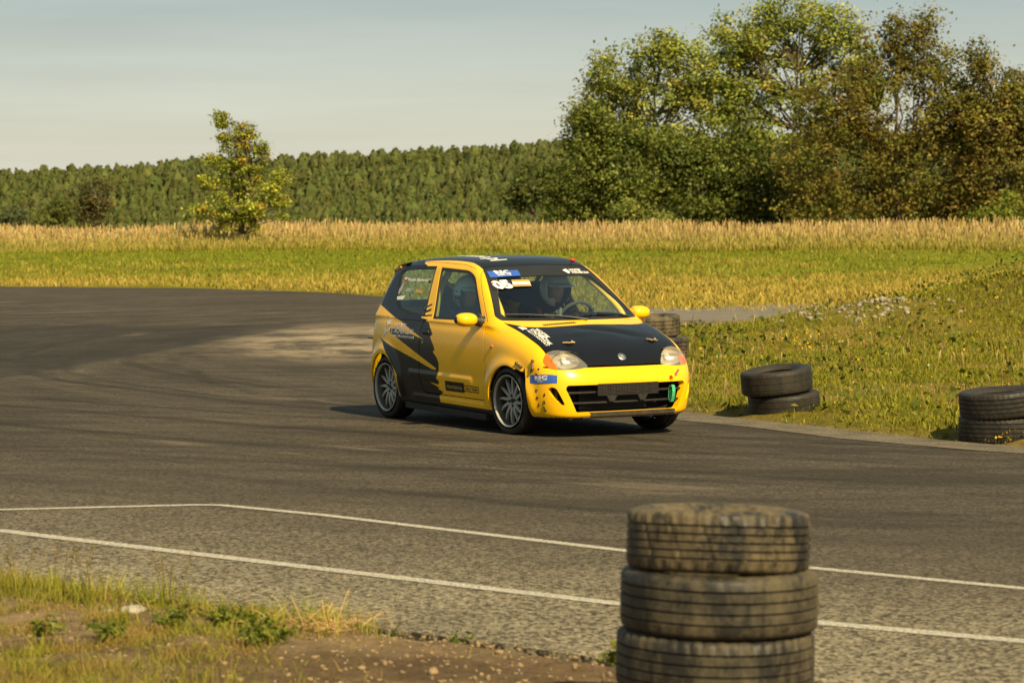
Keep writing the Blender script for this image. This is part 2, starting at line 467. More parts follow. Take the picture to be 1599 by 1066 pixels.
    v = math_('MULTIPLY', mr(grain, .3, .7, .45, 1.6), mr(grit, .25, .75, .72, 1.28))
    vm = n.new('ShaderNodeVectorMath'); vm.operation = 'SCALE'; l.new(col, vm.inputs[0]); l.new(v, vm.inputs['Scale'])
    # pits
    pit = math_('MULTIPLY', mr(noise(30., 2, .5), .70, .74, 0., 1.), bare)
    l.new(mix(pit, vm.outputs[0], (.012, .010, .008)), b.inputs['Base Color'])
    b.inputs['Roughness'].default_value = .85; b.inputs['Specular IOR Level'].default_value = .12
    h = math_('ADD', math_('MULTIPLY', sc.outputs[1], .6), math_('MULTIPLY', grain, .6))
    bp = n.new('ShaderNodeBump'); bp.inputs['Strength'].default_value = .55; bp.inputs['Distance'].default_value = .006
    l.new(h, bp.inputs['Height']); l.new(bp.outputs[0], b.inputs['Normal'])
    return m
def flat_poly(name, P, z, mat, thick=0.):
    bm = bmesh.new()
    vs = [bm.verts.new((p[0], p[1], z)) for p in P]
    f = bm.faces.new(vs)
    if f.normal.z < 0 or sum((P[i][0] * P[(i + 1) % len(P)][1] - P[(i + 1) % len(P)][0] * P[i][1]) for i in range(len(P))) < 0: f.normal_flip()
    bmesh.ops.triangulate(bm, faces=bm.faces[:])
    if thick:
        be = [e for e in bm.edges if e.is_boundary]
        r = bmesh.ops.extrude_edge_only(bm, edges=be)
        for v in r['geom']:
            if isinstance(v, bmesh.types.BMVert): v.co.z -= thick
    me = bpy.data.meshes.new(name); bm.to_mesh(me); bm.free()
    me.materials.append(mat)
    return link(name, me)
M_ASPH = mat_asphalt()
tag(flat_poly('track', ASPH, 0.0, M_ASPH, .06), kind='structure')

def mat_line():
    m, n, l, b = nodes_of('worn_road_paint')
    geo = n.new('ShaderNodeNewGeometry')
    a = n.new('ShaderNodeTexNoise'); a.inputs['Scale'].default_value = 70; a.inputs['Detail'].default_value = 5; a.inputs['Roughness'].default_value = .75
    l.new(geo.outputs['Position'], a.inputs['Vector'])
    r = n.new('ShaderNodeMapRange'); r.inputs[1].default_value = .40; r.inputs[2].default_value = .56
    l.new(a.outputs['Fac'], r.inputs[0])
    mx = n.new('ShaderNodeMix'); mx.data_type = 'RGBA'; mx.inputs['A'].default_value = (.12, .10, .075, 1); mx.inputs['B'].default_value = (.50, .46, .37, 1)
    l.new(r.outputs[0], mx.inputs['Factor']); l.new(mx.outputs['Result'], b.inputs['Base Color'])
    b.inputs['Roughness'].default_value = .8
    bp = n.new('ShaderNodeBump'); bp.inputs['Strength'].default_value = .5; bp.inputs['Distance'].default_value = .004
    l.new(a.outputs['Fac'], bp.inputs['Height']); l.new(bp.outputs[0], b.inputs['Normal'])
    return m
M_LINE = mat_line()
def stripe(name, L, w, z):
    P = dense(L, .06)
    d = np.gradient(P, axis=0); nrm = np.stack([-d[:, 1], d[:, 0]], 1); nrm /= np.linalg.norm(nrm, axis=1)[:, None]
    s = np.arange(len(P)) * 1.0
    wl = w / 2 * (1 + .16 * (vnoise(s, s * 0 + w * 77, .9) - .5)); wr = w / 2 * (1 + .16 * (vnoise(s, s * 0 + 50, .9) - .5))
    V = np.concatenate([P + nrm * wl[:, None], P - nrm * wr[:, None]]); k = len(P)
    V = np.c_[V, np.full(len(V), z)]
    F = np.array([(i, k + i, k + i + 1, i + 1) for i in range(k - 1)])
    return tag(link(name, np_mesh(name, V, F, M_LINE)), kind='structure')
stripe('painted_line', [(-8.2, 18.4), (-4.5, 15.62), (-2.74, 14.40), (-.91, 12.76), (.45, 11.55), (1.25, 10.98), (1.99, 10.48), (4.2, 9.1), (9, 6.2)], .105, .003)
stripe('painted_line', [(-8.5, 14.35), (-2.94, 15.5), (-1.85, 15.78), (-1.70, 15.76), (-1.08, 15.22), (.55, 13.5), (1.46, 12.76), (2.29, 12.05), (4.6, 10.2), (9.5, 6.6)], .085, .003)

# old patch of tarmac in the grass beyond the car
def old_slab():
    P = [(1.7, 45.0), (3.2, 44.6), (4.3, 45.4), (4.9, 48.5), (5.6, 51.3), (7.3, 55.0), (5.2, 54.6), (3.6, 52.3), (1.8, 51.6), (1.2, 48)]
    P = dense(P + P[:1], .3)[:-1]
    P = ragged(P, .15, 3.)
    zt = float(gz(P[:, 0], P[:, 1]).max()) + .02
    m = mat_plain('weathered_tarmac', (.13, .112, .085), .9, var=.3, vscale=5, bump=.5, bscale=70, dirt=(.2, .16, .09), dirt_amt=.6, dscale=1.2)
    tag(flat_poly('path', P, zt, m, .25), kind='structure')
old_slab()

def edge_strip():
    E = far_e[(far_e[:, 1] > 12) & (far_e[:, 1] < 34)]
    d = np.gradient(E, axis=0); n = np.stack([-d[:, 1], d[:, 0]], 1); n /= np.linalg.norm(n, axis=1)[:, None]
    w = .34 + .30 * fbm(E[:, 0], E[:, 1], .6, 4) + .10 * fbm(E[:, 0], E[:, 1], 5., 2)
    V = np.concatenate([E - n * .0, E + n * w[:, None]]); k = len(E)
    if asph_dist(V[k:k + 1, 0], V[k:k + 1, 1])[0] > 0: V = np.concatenate([E, E - n * w[:, None]])
    V = np.c_[V, np.full(2 * k, .004)]
    F = np.array([(i, i + 1, k + i + 1, k + i) for i in range(k - 1)])
    fn = np.cross(V[F[0, 1]] - V[F[0, 0]], V[F[0, 2]] - V[F[0, 0]])
    if fn[2] < 0: F = F[:, ::-1]
    m = mat_plain('gritty_tarmac', (.150, .128, .092), .95, spec=.1, var=.6, vscale=60, bump=.8, bscale=80, dirt=(.055, .046, .034), dirt_amt=.8, dscale=2.6)
    tag(link('track_edge', np_mesh('track_edge', V, F, m)), kind='structure')
edge_strip()
# ================================================================== VEGETATION
M_LEAF = mat_leaf('leaf_blades', .35)
M_GRASS = mat_leaf('grass_blades', .30, .6, .15)
M_PINE = mat_leaf('pine_needles', .15, .7, .1)
M_BARK = mat_plain('bark', (.085, .062, .040), .9, var=.35, vscale=6, bump=.6, bscale=25)

def leaf_quads(C, size, rng, flat=.35, aspect=.62, fold=.18, hint=None):
    """C centres (n,3), size (n,) -> verts (n*4,3), faces; folded little leaf sprays"""
    n = len(C)
    d = rng.normal(size=(n, 3)); d[:, 2] *= .7; d /= np.linalg.norm(d, axis=1)[:, None]
    u = rng.normal(size=(n, 3)); u[:, 2] += flat
    if hint is not None: u = u * .55 + hint
    u = u - d * (u * d).sum(1)[:, None]; u /= np.linalg.norm(u, axis=1)[:, None]
    w = np.cross(d, u)
    s = size[:, None]
    V = np.stack([C - d * s * .5, C + w * s * aspect * .5 + u * s * fold * .5, C + d * s * .5, C - w * s * aspect * .5 + u * s * fold * .5], 1)
    return V.reshape(-1, 3), np.arange(n * 4).reshape(n, 4)

def blades(base, h, w, rng, c0, c1, lean=.35, segs=3, cpow=1.0, wtop=.15, tipw=None):
    """grass blades / stalks: base (n,3), h,w (n,), c0 root colour (n,3), c1 tip colour (n,3)"""
    n = len(base)
    a = rng.uniform(0, 2 * np.pi, n); dirv = np.stack([np.cos(a), np.sin(a), np.zeros(n)], 1)
    b = rng.uniform(0, 2 * np.pi, n); side = np.stack([np.cos(b), np.sin(b), np.zeros(n)], 1)
    ln = rng.uniform(.05, 1, n) * lean
    V = np.empty((n, (segs + 1) * 2, 3)); Cc = np.empty((n, (segs + 1) * 2, 3))
    for i in range(segs + 1):
        t = i / segs
        p = base + dirv * (h * ln * t ** 1.8)[:, None]; p[:, 2] = base[:, 2] + h * (t - .25 * ln * t * t)
        if tipw is None: ww = w * (1 - (1 - wtop) * t ** 1.5)
        else: ww = w * (1 if t < .55 else 1 + (tipw - 1) * math.sin(min(1, (t - .5) / .5 * 1.15) * math.pi * .8))
        V[:, 2 * i] = p - side * (ww / 2)[:, None]; V[:, 2 * i + 1] = p + side * (ww / 2)[:, None]
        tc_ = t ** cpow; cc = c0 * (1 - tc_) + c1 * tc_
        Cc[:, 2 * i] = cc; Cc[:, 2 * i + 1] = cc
    k = (segs + 1) * 2
    F = np.concatenate([np.stack([np.arange(n) * k + 2 * i, np.arange(n) * k + 2 * i + 1, np.arange(n) * k + 2 * i + 3, np.arange(n) * k + 2 * i + 2], 1) for i in range(segs)])
    return V.reshape(-1, 3), F, Cc.reshape(-1, 3)

def pal(rng, n, cols, p, jit=.25):
    cols = np.array(cols); i = rng.choice(len(cols), n, p=np.array(p) / sum(p))
    return cols[i] * (1 + rng.uniform(-jit, jit, (n, 1))) * (1 + rng.uniform(-.08, .08, (n, 3)))

class Acc:
    def __init__(s): s.V = []; s.F = []; s.C = []; s.n = 0
    def add(s, V, F, C):
        s.V.append(V); s.F.append(F + s.n); s.C.append(C); s.n += len(V)
    def mesh(s, name, mat): return np_mesh(name, np.concatenate(s.V), np.concatenate(s.F), mat, np.concatenate(s.C))

def tree(name, label, cat, loc, H, seed, lobes, cols, p, leaf=.24, nleaf=9000, trunks=((0, 0, .16),), base_h=.25, cluster=.45, group=None, bark=None, gap=.31):
    """lobes: (x, y, z, rx, ry, rz, weight) ellipsoids in tree space that the crown fills; leaf sprays sit in clumps on limbs"""
    rng = np.random.default_rng(seed)
    z0 = float(gz(loc[0], loc[1])[0]) - .05
    root = empty(name, (loc[0], loc[1], z0))
    tag(root, label, cat, group)
    L = np.array(lobes, float)
    wts = L[:, 6] / L[:, 6].sum()
    nc = max(30, int(nleaf / 42))
    ci = rng.choice(len(L), nc, p=wts)
    d = rng.normal(size=(nc, 3)); d /= np.linalg.norm(d, axis=1)[:, None]
    rad = rng.uniform(.25, 1.0, nc) ** .55
    cc = L[ci, :3] + d * rad[:, None] * L[ci, 3:6]
    cc = cc[cc[:, 2] > base_h * .3]
    # thin out some pockets so the sky shows through
    keep = gap < fbm(cc[:, 0] * .9 + seed, cc[:, 2] * .9 + cc[:, 1] * .7, 1.1, 3)
    cc = cc[keep]
    per = int(nleaf / max(1, len(cc))) + 1
    cs = cluster * rng.uniform(.55, 1.35, len(cc))
    C = np.repeat(cc, per, 0) + rng.normal(size=(len(cc) * per, 3)) * np.repeat(cs, per)[:, None] * np.array([1, 1, .62])
    C[:, 2] = np.maximum(C[:, 2], .05)
    tone = np.repeat(pal(rng, len(cc), cols, p, .22), per, 0)
    col = tone * (1 + rng.uniform(-.3, .3, (len(C), 1)))
    out = C - np.repeat(cc, per, 0); out /= np.maximum(np.linalg.norm(out, axis=1), 1e-6)[:, None]
    o2 = C - np.array([0, 0, H * .45]); o2 /= np.maximum(np.linalg.norm(o2, axis=1), 1e-6)[:, None]
    V, F = leaf_quads(C, leaf * rng.uniform(.55, 1.35, len(C)), rng, hint=.8 * out + .6 * o2 + np.array([0, 0, .35]))
    me = np_mesh('crown', V, F, M_LEAF, np.repeat(col, 4, 0))
    link('crown', me, root)
    mb = MB()
    tops = []
    for (tx, ty, tr) in trunks:
        lean = rng.normal(size=2) * .25
        pts = [(tx + lean[0] * t * H * .25 + .12 * math.sin(t * 7 + seed), ty + lean[1] * t * H * .25, H * .82 * t) for t in np.linspace(0, 1, 8)]
        mb.tube(pts, np.linspace(tr, tr * .18, 8), 7)
        tops.append(np.array(pts))
    T = np.concatenate(tops)
    for c in cc[rng.permutation(len(cc))[:min(len(cc), 90)]]:
        cand = T[(T[:, 2] < c[2] - .12 * H) | (T[:, 2] < .25 * H)]
        if not len(cand): continue
        s = cand[np.argmin(np.linalg.norm(cand - c * np.array([1, 1, .8]), axis=1))]
        mid = (s + c) / 2 + rng.normal(size=3) * .18 + np.array([0, 0, -.12])
        mb.tube([s, mid, c], [.045 * H / 10 + .012, .03 * H / 10 + .006, .008], 5, False)
    mb.build('trunk', bark or M_BARK, root)
    return root

ROB = [(.25, .285, .044), (.20, .24, .040), (.34, .36, .066), (.14, .18, .032), (.40, .34, .075)]
tree('locust_tree', 'tall airy green locust tree, left of the two highest at the right', 'tree', (7.6, 150, 0), 12.3, 3,
     [(-1.9, 0, 9.6, 1.9, 2.0, 1.5, 1.1), (1.9, 0, 9.9, 1.9, 2, 1.6, 1.1), (.2, .5, 8.0, 2.8, 2.0, 1.5, 1.2), (-2.6, 0, 8.2, 1.2, 1.5, .9, .5), (3.0, 0, 7.6, 1.3, 1.5, 1.4, .6), (.2, 0, 11.0, 2.0, 1.5, .8, .6), (.8, 0, 5.4, 2.6, 1.6, 1.5, 1.0), (-1.8, 0, 6.2, 1.8, 1.4, 1.2, .6), (2.6, 0, 4.6, 1.8, 1.5, 1.6, .7), (3.4, 0, 9.0, 1.4, 1.4, 1.6, .7), (-3.2, 0, 6.6, 1.2, 1.2, 1.4, .5)],
     ROB, (4, 3, 3, 2, 1), 0.21, 23800, ((0, 0, .17), (.5, .3, .12)), cluster=.37, gap=.395)
tree('locust_tree', 'tallest green locust tree standing in the middle of the right-hand grove', 'tree', (15.0, 151, 0), 13.8, 5,
     [(-1.6, 0, 11.8, 2.3, 2.2, 1.5, 1.2), (1.9, 0, 12.0, 2.4, 2, 1.6, 1.2), (-2.4, 0, 9.6, 1.8, 2, 1.6, .9), (.8, 0, 9.2, 2.8, 2, 1.9, 1.3), (3.6, 0, 10.6, 1.7, 1.6, 1.9, .8), (-1.6, 0, 7.0, 1.9, 1.8, 1.6, .8), (0, 0, 4.6, 2.8, 2, 2.0, 1.0), (2.6, 0, 7.0, 2.4, 1.8, 2.0, 1.0), (.2, 0, 13.2, 1.6, 1.4, .6, .3), (-3.4, 0, 8.0, 1.6, 1.5, 1.8, .9), (-3.0, 0, 10.8, 1.5, 1.4, 1.2, .7), (4.4, 0, 8.8, 1.6, 1.5, 1.8, .8)],
     ROB, (4, 3, 3, 2, 1), 0.22, 29400, ((0, 0, .19), (.8, .2, .13)), cluster=.38, gap=.385)
BRN = [(.165, .145, .022), (.19, .135, .025), (.15, .16, .022), (.25, .215, .035), (.10, .10, .017)]
tree('russet_tree', 'broad russet and olive leaved tree filling the right of the grove', 'tree', (20.2, 141, 0), 12.2, 8,
     [(0, 0, 7.4, 4.2, 3, 2.6, 2.2), (-3.0, 0, 4.4, 3.3, 2.5, 2.6, 1.6), (2.0, 0, 4.0, 3.6, 2.6, 2.6, 1.6), (.6, 0, 10.4, 1.3, 1.2, 1.5, .4), (-.9, 0, 9.8, 1.8, 1.5, 1.3, .5), (-4.0, 0, 2.0, 2.3, 1.8, 1.4, .7), (1.0, 0, 1.8, 4.0, 2, 1.3, .9), (1.4, 0, 11.6, .35, .3, .9, .1), (-.3, 0, 11.2, .4, .3, 1.0, .12), (-3.6, 0, 7.2, 2.0, 1.8, 1.8, .9), (3.2, 0, 7.0, 2.0, 1.8, 1.8, .9), (2.2, 0, 9.4, 1.2, 1.1, 1.2, .35)],
     BRN, (4, 3, 3, 2, 2), 0.20, 43400, ((0, 0, .16), (-.6, .3, .12), (.7, -.2, .12), (1.1, .3, .09)), cluster=.40)
tree('russet_tree', 'rightmost russet tree with a tall thin leafy spike', 'tree', (24.9, 139, 0), 11.0, 13,
     [(0, 0, 6.6, 2.4, 2.2, 2.2, 1.4), (1.8, 0, 6.4, 1.8, 1.6, 1.4, .6), (-.8, 0, 9.2, .5, .5, 1.5, .22), (0.2, 0, 3.6, 2.8, 2.2, 2.0, 1.2), (0, 0, 1.6, 2.9, 2, 1.2, .7), (1.0, 0, 8.2, .9, .9, .9, .25)],
     BRN, (3, 4, 2, 3, 2), 0.20, 23800, ((0, 0, .14), (.4, .2, .1)), cluster=.36)
DKG = [(.095, .120, .018), (.13, .155, .022), (.065, .085, .014), (.20, .215, .038)]
tree('elder_bush', 'dense dark green bush at the left end of the grove', 'bush', (4.9, 146, 0), 7.6, 21,
     [(0, 0, 3.4, 2.7, 2.2, 2.5, 2), (-.8, 0, 5.9, 1.5, 1.3, 1.3, .6), (-1.6, 0, 2.2, 1.8, 1.6, 1.6, .8), (1.4, 0, 5.0, 1.5, 1.4, 1.4, .6), (-.9, 0, 7.1, .9, .7, .5, .15)],
     DKG, (3, 4, 2, 2), 0.21, 23800, ((0, 0, .10), (.4, 0, .08), (-.5, .2, .07)), cluster=.42)
tree('elder_bush', 'dark green thicket under the tall locust trees', 'bush', (10.6, 147.5, 0), 6.4, 22,
     [(0, 0, 2.9, 3.4, 2.2, 2.6, 2), (2.0, 0, 4.0, 2.0, 1.8, 1.9, .8), (-1.5, 0, 4.8, 1.4, 1.3, 1.2, .5), (3.6, 0, 2.4, 2.2, 2.0, 2.2, .9), (1.5, 0, 5.8, 1.2, 1, .9, .3)],
     DKG, (4, 4, 3, 1), 0.21, 26600, ((0, 0, .10), (1.2, 0, .08), (3.2, .2, .08)), cluster=.44)
tree('sapling_bush', 'small pale green bush in front of the dark thicket', 'bush', (6.6, 141, 0), 2.9, 31,
     [(0, 0, 1.5, 1.2, 1, 1.2, 1), (-.9, 0, 1.1, 1.0, 1, .9, .6), (.9, 0, .9, 1.0, .9, .8, .5)],
     [(.25, .26, .055), (.18, .20, .035), (.11, .13, .022)], (3, 3, 2), .20, 3850, ((0, 0, .05),), cluster=.26)
tree('sapling_bush', 'bright green bush at the lower right under the russet tree', 'bush', (25.2, 134, 0), 3.2, 33,
     [(0, 0, 1.5, 1.7, 1.3, 1.3, 1), (-1.6, 0, 1.0, 1.3, 1, .9, .5), (1.4, 0, 1.9, 1.3, 1, 1.2, .6)],
     [(.19, .22, .022), (.15, .185, .022), (.27, .26, .04)], (3, 3, 1), .20, 4900, ((0, 0, .05), (.8, 0, .04)), cluster=.28)
YLG = [(.30, .31, .030), (.25, .28, .030), (.40, .40, .055), (.42, .29, .025), (.18, .20, .022)]
tree('young_poplar', 'lone young yellow-green tree standing in the field at left', 'tree', (-11.3, 112, 0), 5.8, 41,
     [(.1, 0, 3.2, .95, .9, 1.1, 1.3), (0, 0, 1.9, 1.35, 1.1, .8, 1.3), (-.1, 0, 4.2, .6, .6, .7, .6), (-.62, 0, 4.9, .20, .2, .65, .20), (-.82, 0, 5.45, .10, .1, .35, .07), (.45, 0, 4.75, .22, .2, .45, .16), (1.25, 0, 2.7, .55, .4, .35, .30), (-1.25, 0, 2.6, .45, .4, .45, .30), (1.75, 0, 1.5, .22, .2, .45, .10), (.95, 0, 4.15, .28, .25, .35, .14), (-1.15, 0, 3.8, .25, .2, .3, .09), (1.55, 0, 2.0, .45, .3, .25, .18), (-1.6, 0, 1.6, .4, .3, .3, .18), (.1, 0, 5.0, .18, .2, .35, .1), (1.7, 0, 3.0, .2, .2, .2, .06), (-.3, 0, 1.0, .6, .5, .3, .12), (.6, 0, .9, .5, .5, .3, .10)],
     YLG, (4, 3, 3, 1, 2), .125, 13000, ((.25, 0, .075), (.3, .1, .05)), cluster=.17, gap=.34)

# ---- trees one can pick out at the forest edge
tree('birch_tree', 'thin brownish birch at the forest edge on the far left', 'tree', (-73, 470, 0), 11, 51,
     [(0, 0, 7.5, 2.8, 2.4, 2.2, 1), (.5, 0, 5.0, 2.6, 2, 2.0, .9), (-1.2, 0, 5.5, 2.0, 1.6, 1.6, .6), (0, 0, 2.6, 2.4, 2, 1.6, .5)],
     [(.12, .108, .032), (.10, .10, .028), (.14, .115, .036)], (3, 2, 1), .5, 4200, ((0, 0, .16), (.8, 0, .10)), cluster=.7,
     bark=mat_plain('birch_bark', (.24, .21, .16), .8, var=.4, vscale=2))
tree('edge_bush', 'round light green bush below the forest at far left', 'bush', (-77.5, 455, 0), 6.4, 53,
     [(0, 0, 3.0, 3.0, 2.6, 2.6, 1), (1.5, 0, 4.2, 1.8, 1.8, 1.5, .4)], [(.095, .11, .02), (.13, .14, .026)], (3, 2), .5, 2600, ((0, 0, .15),), cluster=.6)
tree('edge_bush', 'pale greyish green bush left of the birch at the forest edge', 'bush', (-86, 465, 0), 4.6, 54,
     [(0, 0, 2.2, 2.6, 2.4, 2.0, 1)], [(.10, .115, .045), (.08, .10, .035)], (1, 1), .5, 1500, ((0, 0, .12),), cluster=.55)
tree('oak_tree', 'rounded mid green oak at the forest edge beside the dark bush', 'tree', (4.5, 520, 0), 15, 55,
     [(0, 0, 9.5, 5, 4.5, 4.5, 1.5), (-3, 0, 7, 3.5, 3, 3, .7), (3.5, 0, 11, 3.5, 3, 3, .7)], [(.085, .105, .018), (.12, .13, .025)], (3, 2), .75, 3600, ((0, 0, .3),), cluster=.9)

# ---- far pine forest covering the hillside: nobody could count it
def forest():
    rng = np.random.default_rng(77)
    vs = []
    for v in range(7):
        # ragged cone of whorls, sparse sprays round it
        nr, ns = 5, 7; VV = []; FF = []
        for i in range(nr):
            t = .12 + .86 * (i / (nr - 1)) ** .9
            rad = (1 - t) ** .5 * (.19 + .05 * (v % 3)) * (1.12 if i % 2 else .84) + .004
            for k in range(ns):
                a = 2 * np.pi * (k + .5 * (i % 2)) / ns + rng.normal() * .12; q = rad * rng.uniform(.75, 1.25)
                VV.append((q * np.cos(a), q * np.sin(a), t + rng.normal() * .022))
        for i in range(nr - 1):
            for k in range(ns): FF.append((i * ns + k, i * ns + (k + 1) % ns, (i + 1) * ns + (k + 1) % ns, (i + 1) * ns + k))
        VV = np.array(VV); FF = np.array(FF)
        V0 = VV[FF].reshape(-1, 3); F0 = np.arange(len(FF) * 4).reshape(-1, 4)
        nl = 27
        t = rng.uniform(.16, .98, nl) ** .8
        rad = np.clip(1 - t, 0, 1) ** .6 * .30 * rng.uniform(.7, 1.1, nl) + .006
        a = rng.uniform(0, 2 * np.pi, nl)
        C = np.stack([rad * np.cos(a), rad * np.sin(a), t], 1)
        hint = np.stack([np.cos(a), np.sin(a), .55 + 0 * a], 1)
        V, F = leaf_quads(C, rng.uniform(.07, .14, nl), rng, .9, .7, hint=hint)
        vs.append((np.concatenate([V0, V]), np.concatenate([F0, F + len(V0)])))
    pts = []
    for r0, r1, sp in ((560, 640, 3.2), (640, 760, 3.6), (760, 915, 4.0)):
        r = r0
        while r < r1:
            w = r * .29 + 8
            n = int(2 * w / (sp * .88))
            xs = np.linspace(-w, w, n) + rng.uniform(-.5, .5, n) * sp
            ys = r + rng.uniform(-.5, .5, n) * sp * 1.6
            k = rng.random(n) > .16
            pts.append(np.stack([xs[k], ys[k]], 1)); r += sp * 1.55
    P = np.concatenate(pts); d = np.full(len(P), 50.)
    z = ground_z(P[:, 0], P[:, 1], d)
    r = np.hypot(P[:, 0], P[:, 1])
    h = (4.6 + 3.6 * smooth01(565, 700, r)) * rng.uniform(.78, 1.20, len(P)) * (.8 + .45 * fbm(P[:, 0], P[:, 1], .03, 3))
    A = Acc()
    kind = rng.integers(0, 7, len(P)); rot = rng.uniform(0, 6.28, len(P))
    hue = pal(rng, len(P), [(.078, .090, .024), (.088, .100, .026), (.070, .082, .023), (.105, .115, .028)], (5, 5, 4, 1.2), .09)
    for v in range(7):
        s = np.where(kind == v)[0]; V, F = vs[v]
        c, sn = np.cos(rot[s]), np.sin(rot[s])
        W = np.empty((len(s), len(V), 3))
        wd = rng.uniform(.85, 1.25, len(s))[:, None] * (1 + .2 * (h[s] < 5.5))[:, None]
        W[:, :, 0] = (V[:, 0] * c[:, None] - V[:, 1] * sn[:, None]) * h[s][:, None] * wd + P[s, 0][:, None]
        W[:, :, 1] = (V[:, 0] * sn[:, None] + V[:, 1] * c[:, None]) * h[s][:, None] * wd + P[s, 1][:, None]
        W[:, :, 2] = V[:, 2] * h[s][:, None] + z[s][:, None] - .2
        cl = hue[s][:, None, :] * np.repeat(rng.uniform(.85, 1.15, (len(s), len(F), 1)), 4, 1)
        FF = (F[None] + (np.arange(len(s)) * len(V))[:, None, None]).reshape(-1, 4)
        A.add(W.reshape(-1, 3), FF, cl.reshape(-1, 3))
    o = link('pine_forest', A.mesh('pine_forest', M_PINE))
    tag(o, 'dark green pine forest covering the low hill along the horizon', 'forest', kind='stuff')
forest()

# ---- tall dry reed grass along the back of the lawn
def tall_grass():
    rng = np.random.default_rng(5)
    n = 76000
    y = 106 + 27 * rng.random(n) ** 1.3
    x = rng.uniform(-1, 1, n) * (y * .25 + 5)
    yy = y + .10 * np.abs(x)
    y = y - .10 * np.abs(x)
    sh = (fbm(x + 5, x * 0 + 3.3, .16, 4) - .5) * 9.0
    y = y + sh * smooth01(121, 107, y)
    k = fbm(x, y, .25, 3) + .25 * rng.random(n) > .33
    sh = sh[k]
    x, y = x[k], y[k]; n = len(x)
    left = smooth01(-13, -18, x)
    z = ground_z(x, y, np.full(n, 30.))
    front = smooth01(119, 106.5, y + .1 * np.abs(x) - sh)
    h = (.95 - .18 * left - .66 * front) * rng.uniform(.45, 1.22, n) * (.62 + .8 * fbm(x, y, .30, 3))
    c0 = pal(rng, n, [(.23, .215, .024), (.19, .19, .020), (.28, .23, .035)], (3, 2, 2))
    c1 = pal(rng, n, [(.56, .39, .17), (.64, .47, .23), (.46, .30, .12), (.36, .28, .08)], (4, 3, 3, 1.5))
    fr = front[:, None] * .75
    c1 = c1 * (1 - fr) + c0 * 1.15 * fr
    V, F, C = blades(np.stack([x, y, z], 1), h, rng.uniform(.014, .030, n), rng, c0, c1, .32, 3, cpow=1.25, tipw=2.2)
    o = link('reed_grass', np_mesh('reed_grass', V, F, M_GRASS, C))
    tag(o, 'tall straw coloured reed grass belt behind the lawn', 'grass', kind='stuff')
tall_grass()

# ---- lawn and rough verge grass
def lawn():
    rng = np.random.default_rng(6)
    n = 85000
    y = rng.uniform(50, 112, n); x = rng.uniform(-1, 1, n) * (y * .245 + 2)
    d = asph_dist(x, y)
    k = d > .12
    x, y, d = x[k], y[k], d[k]; n = len(x)
    z = ground_z(x, y, d)
    f = fbm(x, y, .22, 3); f2 = fbm(x + 9, y, 1.2, 3)
    c0 = pal(rng, n, [(.155, .19, .012), (.19, .215, .013), (.24, .235, .022)], (3, 3, 2))
    dry = smooth01(.44, .62, .55 * f + .45 * f2)[:, None] + (smooth01(72, 56, y) * smooth01(-3, 2, x) * .45)[:, None]
    dry = np.clip(dry * .6 + (smooth01(97, 87, y + .06 * np.abs(x) + 14 * (fbm(x, y, .12, 3) - .5)) * (.35 + .5 * f2))[:, None], 0, 1)
    c0 = c0 * (1 - dry) + pal(rng, n, [(.33, .25, .038), (.40, .30, .07)], (1, 1)) * dry
    h = rng.uniform(.05, .13, n) * (.7 + .8 * f2) * (1 + .5 * dry[:, 0])
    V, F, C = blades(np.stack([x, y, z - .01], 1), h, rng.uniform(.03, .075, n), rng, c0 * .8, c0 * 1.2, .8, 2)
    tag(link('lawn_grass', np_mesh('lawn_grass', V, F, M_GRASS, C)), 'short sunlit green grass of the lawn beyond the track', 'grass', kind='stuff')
lawn()

